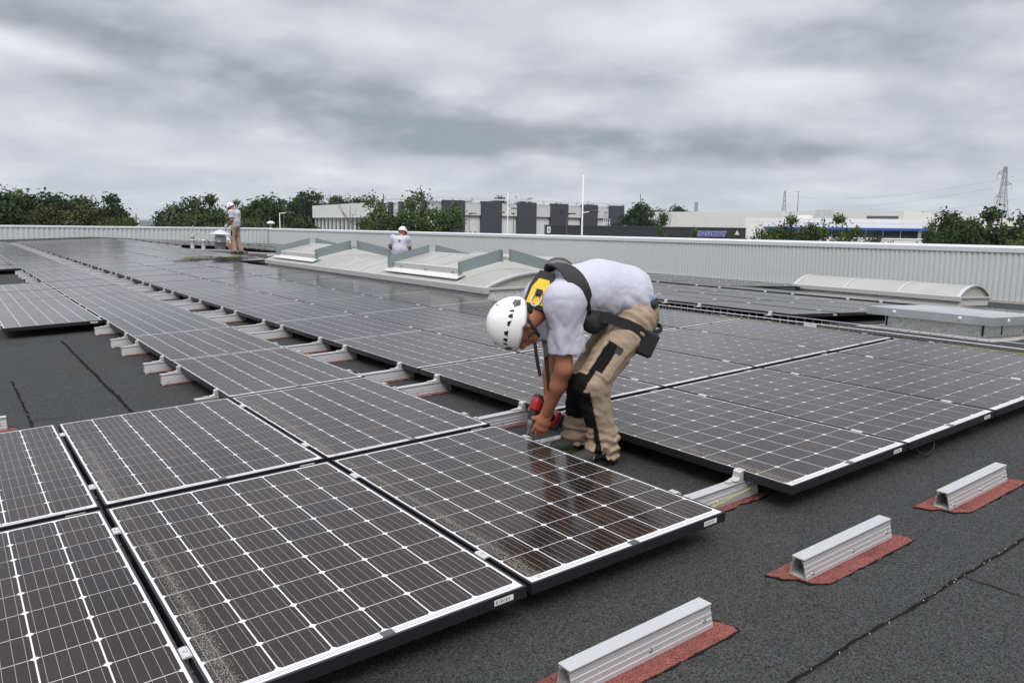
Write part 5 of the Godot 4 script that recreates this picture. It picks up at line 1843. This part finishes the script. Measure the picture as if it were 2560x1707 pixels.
func trees() -> void:
	for i in 3: MESH["trunk%d" % i] = trunk_mesh(700 + i)
	var dg := Color(0.022, 0.038, 0.011)
	var mg := Color(0.050, 0.078, 0.020)
	var ol := Color(0.074, 0.074, 0.022)
	var spec := [[dg, mg, 46, 230, 0.17, 1.0], [dg, mg * 0.9, 54, 210, 0.16, 0.9], [dg * 0.8, dg * 1.3, 50, 220, 0.18, 1.0], [mg * 0.8, ol, 50, 220, 0.16, 0.95], [ol * 0.7, ol, 48, 220, 0.15, 1.0], [dg * 1.2, mg * 1.35, 40, 210, 0.105, 0.72], [mg * 0.8, mg * 1.4, 34, 190, 0.10, 0.62], [dg, mg * 1.15, 44, 240, 0.14, 0.85]]
	for i in spec.size():
		var e: Array = spec[i]
		MESH["crown%d" % i] = crown_mesh(800 + i, e[0], e[1], e[2], e[3], e[4], e[5])
	var g := "trees behind the far parapet"
	# x, top y, z, kind, width, label
	var L := [
		[3.8, 3.3, -81.3, 0, 1.0, "dark tree at the far left edge of the picture"], [5.6, 4.1, -84.2, 1, 1.0, "tallest dark tree of the far left group"], [7.6, 3.6, -80.1, 2, 0.9, "dark tree just left of the teal building"],
		[10.3, 3.3, -85.7, 1, 0.9, "dark tree right of the teal building"], [12.4, 3.9, -87.4, 0, 1.0, "high dark tree above the olive bushes"], [13.1, 2.9, -83.2, 2, 0.6, "dark tree just left of the white gap buildings"],
		[2.2, 2.6, -71.3, 2, 1.0, "low dark tree in the picture's left corner"], [4.2, 2.0, -71.3, 3, 0.9, "lowest olive tree above the left parapet"], [5.6, 2.4, -70.2, 4, 0.9, "yellowish olive tree, left of the olive group"], [7.1, 2.2, -72.0, 3, 0.9, "olive tree in the middle left behind parapet"], [8.9, 2.7, -72.8, 4, 1.0, "broad brownish olive tree behind the left parapet"], [10.3, 2.4, -70.6, 3, 0.8, "olive tree right of the broad brownish one"], [11.2, 1.6, -68.4, 4, 0.5, "small yellow green tree left of the white gap"],
		[16.2, 2.5, -76.9, 7, 0.5, "pointed green tree just right of the white gap"], [17.4, 3.7, -78.6, 7, 0.7, "tall light green tree starting the middle tree row"], [18.2, 3.0, -76.3, 3, 0.9, "rounded olive green tree in the middle row"], [20.3, 4.2, -81.8, 7, 0.9, "tall tree with broken top left of standing worker"], [21.9, 4.1, -83.4, 0, 0.9, "tall tree directly left behind the standing worker"], [22.6, 3.3, -79.1, 7, 0.9, "tree whose crown is behind the standing worker's helmet"], [24.6, 3.6, -80.5, 6, 0.6, "thin topped tree right of the standing worker's head"], [26.2, 3.7, -82.0, 2, 0.9, "dark dense tree right of the standing worker"], [27.8, 4.1, -83.8, 2, 0.9, "darkest tall tree before the white office wing"], [29.4, 3.7, -81.4, 0, 0.9, "dark tree at the left end of white wing"],
		[15.3, 2.1, -68.7, 3, 0.6, "low olive tree left in the front of middle row"], [16.4, 2.1, -67.3, 7, 0.9, "low green tree second in front of middle row"], [18.4, 2.1, -67.8, 3, 0.95, "low olive tree before the standing worker's left"], [20.3, 2.0, -67.2, 7, 0.9, "low green tree behind the standing worker's back"], [22.2, 2.1, -68.6, 3, 0.9, "low olive tree right of the standing worker"], [24.2, 2.3, -71.0, 7, 0.9, "low green tree at right end of middle row"], [26.6, 2.6, -74.0, 7, 0.9, "green tree beside the white dome lamp"],
		[54.6, 6.0, -150.0, 0, 0.9, "dark tree behind the left end of white wing"], [60.0, 7.9, -153.0, 2, 1.0, "highest dark tree behind the white office wing"], [64.4, 7.6, -154.0, 0, 1.0, "second high dark tree behind the white wing"], [69.5, 7.0, -158.0, 1, 1.0, "dark tree behind the right half of white wing"], [74.5, 7.4, -158.0, 1, 1.0, "dark tree behind the white portal beam's left end"], [100.3, 7.5, -157.0, 1, 1.0, "tree top over first dark facade panel"], [109.1, 8.4, -151.0, 0, 1.0, "broad tree top over third dark facade panel"], [113.6, 8.0, -148.0, 1, 1.0, "tree top right of the broad one over facade"], [120.2, 6.8, -142.4, 0, 0.8, "small tree top over the fifth facade panel"], [124.5, 7.0, -139.0, 1, 0.8, "small tree top over the last facade panel"],
		[26.6, 3.95, -51.8, 5, 0.62, "leafy tree in front of facade, left of the pair"], [28.3, 4.3, -48.9, 5, 0.66, "taller leafy tree in front of facade, right of pair"], [29.8, 2.6, -47.4, 5, 0.55, "lower leafy tree leaning towards the dark panels"], [25.3, 2.2, -50.4, 6, 0.5, "thin leafy tree left of the facade tree pair"],
		[82.2, 5.0, -79.7, 2, 0.75, "dark round tree right of the dark facade"], [84.8, 3.9, -78.0, 0, 0.6, "dark tree by the small white frame"], [171.6, 8.6, -162.8, 1, 1.0, "pale round tree top over warehouse's left end"], [178.5, 8.1, -156.4, 2, 1.1, "dark round tree top over the long warehouse"],
		[32.5, 1.3, -27.7, 6, 0.32, "thin young tree before the dark sign building, leftmost"], [33.35, 1.2, -26.5, 6, 0.28, "thin young tree just left of the sign lettering"], [34.1, 1.3, -23.6, 5, 0.30, "young tree covering the end of sign lettering"],
		[34.2, 1.55, -22.2, 5, 0.46, "leafy tree at left end of the blue stripe"], [33.9, 2.0, -20.9, 6, 0.5, "tall sparse tree before the blue striped building"], [35.3, 1.8, -20.4, 5, 0.48, "leafy tree second before the blue striped building"], [34.9, 2.1, -19.3, 6, 0.5, "sparse high tree middle before the blue stripe"], [34.6, 1.75, -18.0, 5, 0.46, "leafy tree third before the blue striped building"], [35.0, 1.45, -17.0, 6, 0.44, "lowest leafy tree at right before blue stripe"],
		[106.7, 3.9, -48.3, 7, 0.75, "tree behind the right end of blue striped building"], [78.6, 3.3, -32.6, 2, 0.75, "dark full tree right of the blue striped building"], [76.0, 2.9, -31.4, 0, 0.7, "dark tree in front of warehouse corner"], [53.2, 1.9, -20.4, 0, 0.65, "low tree left of the last big tree"], [55.6, 3.0, -19.2, 0, 0.95, "big green tree under the tall pylon"], [55.3, 2.8, -17.2, 7, 0.95, "big dark tree at the picture's right edge"]]
	for e in L: tree("tree", e[5], Vector3(e[0], e[1], e[2]), e[3], e[4], g)
	# bare little tree
	var o := thing("bare_tree", "leafless grey tree in front of the white wing", "tree", Transform3D(Basis(), Vector3(23.3, GROUND, -51.1)))
	var s := st0()
	tube(s, [Vector3(0, 0, 0), Vector3(0.1, 4, 0), Vector3(0.0, 8.0, 0.1), Vector3(0.15, 10.0, 0)], [0.14, 0.1, 0.06, 0.015], 6)
	part("trunk", s, M.bare, o)
	var r := RandomNumberGenerator.new()
	r.seed = 3
	for i in 16:
		s = st0()
		var y := r.randf_range(5.5, 9.0)
		var a := r.randf() * TAU
		var d := Vector3(cos(a) * 0.8, 1.0, sin(a) * 0.8) * r.randf_range(0.6, 1.5)
		tube(s, [Vector3(0.03, y, 0.03), Vector3(0, y, 0) + d * 0.5, Vector3(0, y, 0) + d + Vector3(0, 0.15, 0)], [0.035, 0.022, 0.008], 5)
		part("branch", s, M.bare, o)

func bpart(called: String, lo: Vector3, hi: Vector3, m: Material, parent: Node) -> MeshInstance3D:
	var s := st0()
	box(s, lo, hi)
	return part(called, s, m, parent)

func town() -> void:
	var s := st0()
	quad(s, Vector3(-900, GROUND, -900), Vector3(900, GROUND, -900), Vector3(900, GROUND, 900), Vector3(-900, GROUND, 900))
	tag(part("ground", s, M.ground, self), "green and brown ground around the buildings", "ground", "", "structure")
	s = st0()
	quad(s, Vector3(18, GROUND + 0.02, -140), Vector3(140, GROUND + 0.02, -140), Vector3(140, GROUND + 0.02, 60), Vector3(18, GROUND + 0.02, 60))
	tag(part("car_park", s, M.asphalt, self), "grey asphalt yard between the buildings", "car park", "", "structure")
	# --- building with dark facade panels
	var G := GROUND
	var B := Transform3D(Basis(Vector3(0.9966, 0, 0.083), Vector3.UP, Vector3(-0.083, 0, 0.9966)), Vector3(53.7, 0, -91.7))
	var o := thing("commercial_building", "light grey commercial building with dark facade panels and white top beam", "building", B)
	bpart("wall", Vector3(0.3, G, -45), Vector3(34.9, 4.28, -0.3), M.b_grey, o)
	bpart("roof_edge", Vector3(0.28, 4.28, -45), Vector3(34.92, 4.42, -0.28), M.b_white, o)
	var px := [[2.2, 5.7], [8.45, 11.85], [14.65, 17.95], [20.65, 23.85], [26.5, 29.6], [32.0, 35.0]]
	for e in px:
		bpart("facade_panel", Vector3(e[0], G, -0.3), Vector3(e[1], 4.62, 0.25), M.b_dark, o)
	for i in 5:
		var x0: float = px[i][1] + 0.05
		var x1: float = px[i + 1][0] - 0.05
		bpart("bay_cladding", Vector3(x0, 2.55, -0.3), Vector3(x1, 4.26, 0.0), M.b_grey, o)
		bpart("shutter_door", Vector3(x0 + 0.08, G, -0.35), Vector3(x1 - 0.08, 2.5, -0.26), M.b_door, o)
		bpart("lintel", Vector3(x0, 2.46, -0.28), Vector3(x1, 2.56, 0.04), M.b_dark, o)
	for i in 13:
		var z := -1.0 - i * 1.35
		if i % 3 == 0: bpart("facade_panel", Vector3(-0.2, G, z - 1.0), Vector3(0.25, 4.5, z), M.b_dark, o)
		elif i % 3 == 1: bpart("bay_cladding", Vector3(0.0, 2.2, z - 1.6), Vector3(0.28, 4.2, z), M.b_white, o)
	bpart("top_beam", Vector3(-0.35, 4.78, 0.0), Vector3(35.2, 5.0, 0.3), M.pole_white, o)
	bpart("top_beam", Vector3(-0.35, 4.74, -17.6), Vector3(-0.05, 4.98, 0.0), M.pole_white, o)
	for i in 12: bpart("beam_post", Vector3(0.6 + i * 3.1, 4.4, 0.05), Vector3(0.8 + i * 3.1, 4.78, 0.22), M.pole_white, o)
	bpart("beam_post", Vector3(-0.35, 3.0, -17.6), Vector3(-0.1, 4.74, -17.3), M.pole_white, o)
	for x in [3.6, 31.0, 22.3]: bpart("flood_light", Vector3(x, 3.4, 0.25), Vector3(x + 0.3, 3.55, 0.5), M.pole_dark, o)
	# --- its office wing
	o = thing("office_wing", "white office wing with a row of tall dark windows", "building", B * Transform3D(Basis(Vector3.UP, 0.0), Vector3(-2.2, 0, -17.8)))
	bpart("wall", Vector3(0.4, G, -28.0), Vector3(12, 2.35, 0.0), M.b_grey, o)
	s = st0()
	prism(s, [Vector2(0, 2.2), Vector2(0, 4.42), Vector2(-28.2, 4.30), Vector2(-28.2, 2.2)], Transform3D(Basis(Vector3(0, 0, 1), Vector3.UP, Vector3(-1, 0, 0)), Vector3()), -12.0, -0.0)
	part("white_band", s, M.b_white, o)
	bpart("band_edge", Vector3(-0.05, 2.08, -28.2), Vector3(0.25, 2.22, 0.0), M.pole_white, o)
	for i in 13:
		var z := -27.0 + i * 2.1
		var w := bpart("window", Vector3(0.34, 0.0, z), Vector3(0.42, 2.05, z + 0.95), M.glass, o)
		bpart("mullion", Vector3(0.30, 0.0, z + 0.44), Vector3(0.34, 2.05, z + 0.5), M.b_white, w)
		bpart("pilaster", Vector3(0.30, G, z + 1.35), Vector3(0.42, 2.08, z + 1.6), M.b_white, o)
	# --- dark sign building
	var D := Transform3D(Basis(Vector3(17.0, 0, 13.2).normalized(), Vector3.UP, Vector3(-13.2, 0, 17.0).normalized()), Vector3(51.67, 0, -62.82))
	o = thing("sign_building", "low black clad building carrying blue sign letters", "building", D)
	bpart("wall", Vector3(0, G, -12), Vector3(21.6, 1.22, 0), M.b_black, o)
	bpart("parapet_cap", Vector3(-0.05, 1.22, -12), Vector3(21.65, 1.32, 0.05), M.b_dark, o)
	bpart("poster", Vector3(0.12, 0.45, 0.01), Vector3(0.52, 1.12, 0.05), M.sign_white, o)
	bpart("poster_print", Vector3(0.22, 0.62, 0.05), Vector3(0.42, 0.95, 0.07), M.green, o)
	var fnt := SystemFont.new()
	fnt.font_names = PackedStringArray(["Droid Sans"])
	fnt.font_weight = 700
	for e in [[M.sign_white, 0.0, 0.012, 64, 1.0], [M.sign_blue, 0.05, 0.012, 64, 1.0]]:
		for dx in ([Vector2(-0.04, 0), Vector2(0.04, 0), Vector2(0, 0.04), Vector2(0, -0.04)] if e[1] == 0.0 else [Vector2()]):
			var tm := TextMesh.new()
			tm.text = "TRANSCOSAT"
			tm.font = fnt
			tm.font_size = 64
			tm.pixel_size = 0.0125
			tm.depth = 0.04
			var t := mi("sign_lettering", tm, e[0], o)
			t.transform = Transform3D(Basis(Vector3(0.62, 0, 0), Vector3(0.22, 0.95, 0), Vector3(0, 0, 1)), Vector3(17.9 + dx.x, 0.60 + dx.y, 0.06 + e[1]))
	s = st0()
	prism(s, [Vector2(0, 0), Vector2(0.25, 0.5), Vector2(0.5, 0.0)], Transform3D(Basis(), Vector3(20.4, 0.55, 0.04)), 0.0, 0.06)
	part("sign_emblem", s, M.sign_white, o)
	# --- long white warehouse
	o = thing("white_warehouse", "long plain white warehouse filling the right background", "building", Transform3D())
	s = st0()
	var wp := [Vector2(153.3, -145.7), Vector2(140.8, -69.6), Vector2(159.8, -64.5), Vector2(220, -60), Vector2(230, -140)]
	var wt := [5.4, 4.95, 4.35, 4.3, 5.2]
	for i in wp.size():
		var j := (i + 1) % wp.size()
		quad(s, Vector3(wp[i].x, G, wp[i].y), Vector3(wp[i].x, wt[i], wp[i].y), Vector3(wp[j].x, wt[j], wp[j].y), Vector3(wp[j].x, G, wp[j].y))
	for i in range(1, wp.size() - 1):
		s.add_vertex(Vector3(wp[0].x, wt[0], wp[0].y)); s.add_vertex(Vector3(wp[i].x, wt[i], wp[i].y)); s.add_vertex(Vector3(wp[i + 1].x, wt[i + 1], wp[i + 1].y))
	part("wall", s, M.b_warm, o)
	for i in 7:
		var a := Vector3(153.2, 0, -145.0).lerp(Vector3(140.9, 0, -70.5), i / 6.5)
		bpart("wall_joint", Vector3(a.x - 0.16, G, a.z - 0.05), Vector3(a.x - 0.03, 5.0, a.z + 0.05), M.b_white, o)
	# --- white building with a blue stripe
	var E := Transform3D(Basis(Vector3(11.17, 0, 18.14).normalized(), Vector3.UP, Vector3(-18.14, 0, 11.17).normalized()), Vector3(86.15, 0, -62.97))
	o = thing("striped_building", "white building with a blue canopy stripe over dark glass", "building", E)
	bpart("wall", Vector3(0, G, -16), Vector3(21.3, 2.72, 0), M.b_warm, o)
	for i in 6: bpart("panel_joint", Vector3(i * 3.5 + 1.7, 1.6, 0.0), Vector3(i * 3.5 + 1.74, 2.7, 0.015), M.b_grey, o)
	bpart("panel_joint", Vector3(0.0, 2.16, 0.0), Vector3(21.3, 2.19, 0.02), M.b_grey, o)
	bpart("blue_stripe", Vector3(2.6, 1.28, 0.0), Vector3(22.0, 1.58, 0.9), M.b_blue, o)
	for i in 9:
		var x := 3.0 + i * 2.0
		var w := bpart("window", Vector3(x, 0.25, 0.0), Vector3(x + 1.9, 1.26, 0.06), M.glass, o)
		bpart("mullion", Vector3(x + 0.93, 0.25, 0.06), Vector3(x + 0.98, 1.26, 0.09), M.b_black, w)
	bpart("roof_machine", Vector3(8.6, 2.72, -6.0), Vector3(10.9, 3.9, -4.0), M.galv, o)
	bpart("roof_machine", Vector3(6.5, 2.72, -6.0), Vector3(8.5, 3.2, -4.5), M.b_grey, o)
	bpart("roof_machine", Vector3(15.2, 2.72, -8.0), Vector3(19.0, 3.2, -6.0), M.b_dark, o)
	o = thing("low_white_building", "low cream white building right above the parapet", "building", Transform3D(Basis(Vector3(3.17, 0, 6.1).normalized(), Vector3.UP, Vector3(-6.1, 0, 3.17).normalized()), Vector3(81.19, 0, -43.27)))
	bpart("wall", Vector3(-6, G, -6), Vector3(6.9, 0.30, 0), M.b_warm, o)
	bpart("wall_cap", Vector3(-6.05, 0.30, -6), Vector3(6.95, 0.38, 0.05), M.b_white, o)
	# --- small far buildings at left
	o = thing("teal_building", "teal roofed building between the far left trees", "building", Transform3D(Basis(), Vector3(20.8, 0, -215.4)))
	bpart("wall", Vector3(-0.5, G, -10), Vector3(3.6, 5.2, 0), M.b_teal, o)
	bpart("roof_band", Vector3(-0.6, 5.2, -10.1), Vector3(3.7, 5.8, 0.1), M.b_teal, o)
	bpart("pale_panel", Vector3(1.0, 4.9, 0.1), Vector3(1.5, 5.6, 0.16), M.b_white, o)
	for e in [[22.5, 2.2, 0.65, "small white tower left in the gap between trees"], [23.8, 2.25, 0.75, "small white tower right in the gap between trees"]]:
		o = thing("white_tower", e[3], "building", Transform3D(Basis(), Vector3(e[0], 0, -134.2)))
		bpart("wall", Vector3(0, G, -1), Vector3(e[2], e[1], 0), M.b_white, o)
		bpart("window", Vector3(e[2] * 0.42, 0.9, 0.0), Vector3(e[2] * 0.58, e[1] - 0.1, 0.03), M.b_dark, o)
		bpart("band", Vector3(-0.02, 0.7, 0.0), Vector3(e[2] + 0.02, 0.85, 0.04), M.b_grey, o)
	o = thing("lattice_frame", "small white lattice frame by the dark round tree", "frame", Transform3D(Basis(), Vector3(64.0, 1.2, -67.0)))
	for i in 4: bpart("bar", Vector3(i * 0.35 - 0.03, 0.0, -0.03), Vector3(i * 0.35 + 0.03, 0.95, 0.03), M.pole_white, o)
	for i in 3: bpart("bar", Vector3(-0.03, i * 0.45, 0.03), Vector3(1.08, i * 0.45 + 0.06, 0.08), M.pole_white, o)
	bpart("leg", Vector3(0.4, GROUND - 1.2, -0.1), Vector3(0.6, 0.0, 0.0), M.pole_white, o)

func pole(called: String, label: String, at: Vector3, top: float, r: float, m: Material, lamps: Array, cat: String) -> void:
	var o := thing(called, label, cat, Transform3D(Basis(), Vector3(at.x, GROUND, at.z)))
	var s := st0()
	smooth(s)
	var h := top - GROUND
	tube(s, [Vector3(0, 0, 0), Vector3(0, h * 0.5, 0), Vector3(0, h, 0)], [r * 1.3, r, r * 0.6], 10)
	part("pole", s, m, o)
	for e in lamps:
		s = st0()
		var d := Vector3(e[1], 0.12, e[2])
		bar(s, Vector3(0, e[0] - GROUND, 0), Vector3(0, e[0] - GROUND, 0) + d * 0.5, 0.03)
		part("arm", s, m, o)
		s = st0()
		bevbox(s, Vector3(-0.14, -0.05, -0.32), Vector3(0.14, 0.05, 0.32), 0.03, Transform3D(Basis(Vector3.UP, atan2(d.x, d.z)), Vector3(0, e[0] - GROUND, 0) + d * 0.8))
		part("lamp_head", s, M.pole_dark, o)

func pylon(label: String, at: Vector3, top: float, w: float, turn: float) -> void:
	var o := thing("power_pylon", label, "pylon", Transform3D(Basis(Vector3.UP, turn), Vector3(at.x, GROUND, at.z)))
	var h := top - GROUND
	var s := st0()
	var half := func(f: float) -> float: return lerpf(w, w * 0.24, clampf(f / 0.72, 0, 1)) if f < 0.72 else lerpf(w * 0.24, w * 0.10, (f - 0.72) / 0.28)
	var n := 13
	var th := w * 0.024
	for i in n:
		var f0 := i / float(n)
		var f1 := (i + 1) / float(n)
		var a: float = half.call(f0)
		var b: float = half.call(f1)
		var c0 := [Vector3(-a, f0 * h, -a), Vector3(a, f0 * h, -a), Vector3(a, f0 * h, a), Vector3(-a, f0 * h, a)]
		var c1 := [Vector3(-b, f1 * h, -b), Vector3(b, f1 * h, -b), Vector3(b, f1 * h, b), Vector3(-b, f1 * h, b)]
		for k in 4:
			bar(s, c0[k], c1[k], th)
			bar(s, c0[k], c1[(k + 1) % 4], th * 0.55)
			bar(s, c0[(k + 1) % 4], c1[k], th * 0.55)
	part("lattice_tower", s, M.pylon, o)
	for e in [[0.93, 1.0], [0.80, -1.0], [0.68, 1.0]]:
		s = st0()
		var y: float = e[0] * h
		var tip := Vector3(w * 1.75 * e[1], y + w * 0.02, 0)
		for z in [-1.0, 1.0]:
			bar(s, Vector3(0, y, z * w * 0.16), tip, th * 0.7)
			bar(s, Vector3(0, y + w * 0.45, z * w * 0.14), tip, th * 0.7)
		for k in 3:
			var q := tip * Vector3(k / 3.0, 1, 1)
			bar(s, Vector3(q.x, y, 0), Vector3(q.x * 1.1 + 0.2, y + w * 0.4 * (1.0 - k / 3.0), 0), th * 0.5)
		var arm := part("cross_arm", s, M.pylon, o)
		s = st0()
		bar(s, tip, tip - Vector3(0, w * 0.55, 0), th * 0.8)
		part("insulator", s, M.pylon, arm)

func masts() -> void:
	pole("light_mast", "tall thin white mast rising right of the dark facade", Vector3(31.54, 0, -34.03), 4.4, 0.065, M.pole_white, [[2.05, 0.75, 0.5]], "mast")
	pole("light_mast", "white mast with two lamp heads before facade", Vector3(39.55, 0, -53.2), 4.1, 0.06, M.pole_white, [[2.6, 0.6, 0.5], [2.25, -0.6, -0.4]], "mast")
	pole("street_lamp", "thin dark lamp post before the first light bay", Vector3(36.72, 0, -55.15), 2.15, 0.045, M.pole_dark, [[2.1, 0.3, 0.3]], "lamp post")
	pole("street_lamp", "thin dark lamp post before the third dark panel", Vector3(39.98, 0, -52.9), 2.2, 0.045, M.pole_dark, [[2.15, -0.3, 0.3]], "lamp post")
	pole("street_lamp", "thin dark lamp post above the poster", Vector3(37.27, 0, -42.3), 2.1, 0.04, M.pole_dark, [[2.05, 0.3, 0.3]], "lamp post")
	pole("street_lamp", "curved white street lamp before the first dark panel", Vector3(33.0, 0, -52.5), 1.75, 0.06, M.pole_white, [[1.3, -0.9, -0.5]], "lamp post")
	pole("street_lamp", "white street lamp before the white wing", Vector3(20.5, 0, -58.0), 1.9, 0.05, M.pole_white, [[1.85, 0.9, 0.5]], "lamp post")
	pole("dome_lamp", "white mushroom lamp just above the parapet corner", Vector3(19.08, 0, -56.04), 0.95, 0.05, M.pole_white, [], "lamp post")
	var s := st0()
	smooth(s)
	lathe(s, [Vector2(0.0, 8.45), Vector2(0.12, 8.46), Vector2(0.30, 8.52), Vector2(0.30, 8.62), Vector2(0.16, 8.72), Vector2(0.0, 8.74)], 14)
	part("dome", s, M.pole_white, get_child(get_child_count() - 1))
	pole("radio_mast", "thin dark mast above the round tree right of facade", Vector3(84.5, 0, -81.0), 6.2, 0.09, M.pole_dark, [], "mast")
	pole("radio_mast", "thick lattice mast far over the warehouse roof", Vector3(226.4, 0, -191.6), 11.0, 0.9, M.pylon, [], "mast")
	pole("radio_mast", "thin mast with pale head right of the small pylon", Vector3(255.0, 0, -168.0), 15.5, 0.22, M.pylon, [[15.0, -1.0, -0.5]], "mast")
	pylon("tall lattice power pylon at the right edge", Vector3(277.06, 0, -107.9), 22.5, 3.3, 0.75)
	pylon("small distant power pylon over the warehouse", Vector3(368.7, 0, -252.3), 22.2, 3.0, 0.75)
	s = st0()
	var a := Vector3(277, 19.5, -107.9)
	for e in [[Vector3(2.8, 0.0, 2.6), 0.0], [Vector3(-2.8, -4.0, -2.6), 0.0], [Vector3(2.8, -7.5, 2.6), 0.0]]:
		var p0: Vector3 = a + e[0]
		var p1: Vector3 = Vector3(368.7, 19.0, -252.3) + e[0]
		var pts := []
		for k in 13:
			var f := k / 12.0
			pts.append(p0.lerp(p1, f) + Vector3(0, -14.0 * f * (1.0 - f), 0))
		tube(s, pts, 0.03, 4)
	tag(part("power_line", s, M.pylon, self), "thin power lines hanging between the two pylons", "power line")

# ------------------------------------------------------------------
func _ready() -> void:
	rng.seed = 20240
	T1 = Transform3D(Basis(Vector3(0, 0, 1), TH), Vector3())
	T2 = T1 * Transform3D(Basis(Vector3(0, 0, 1), -atan(P2S)), Vector3(6.18, -0.02, 0))
	set_stage()
	make_materials()
	build_roof()
	parapets()
	town()
	skylights()
	rails()
	panels()
	cable_tray()
	roof_clutter()
	trees()
	masts()
	people()
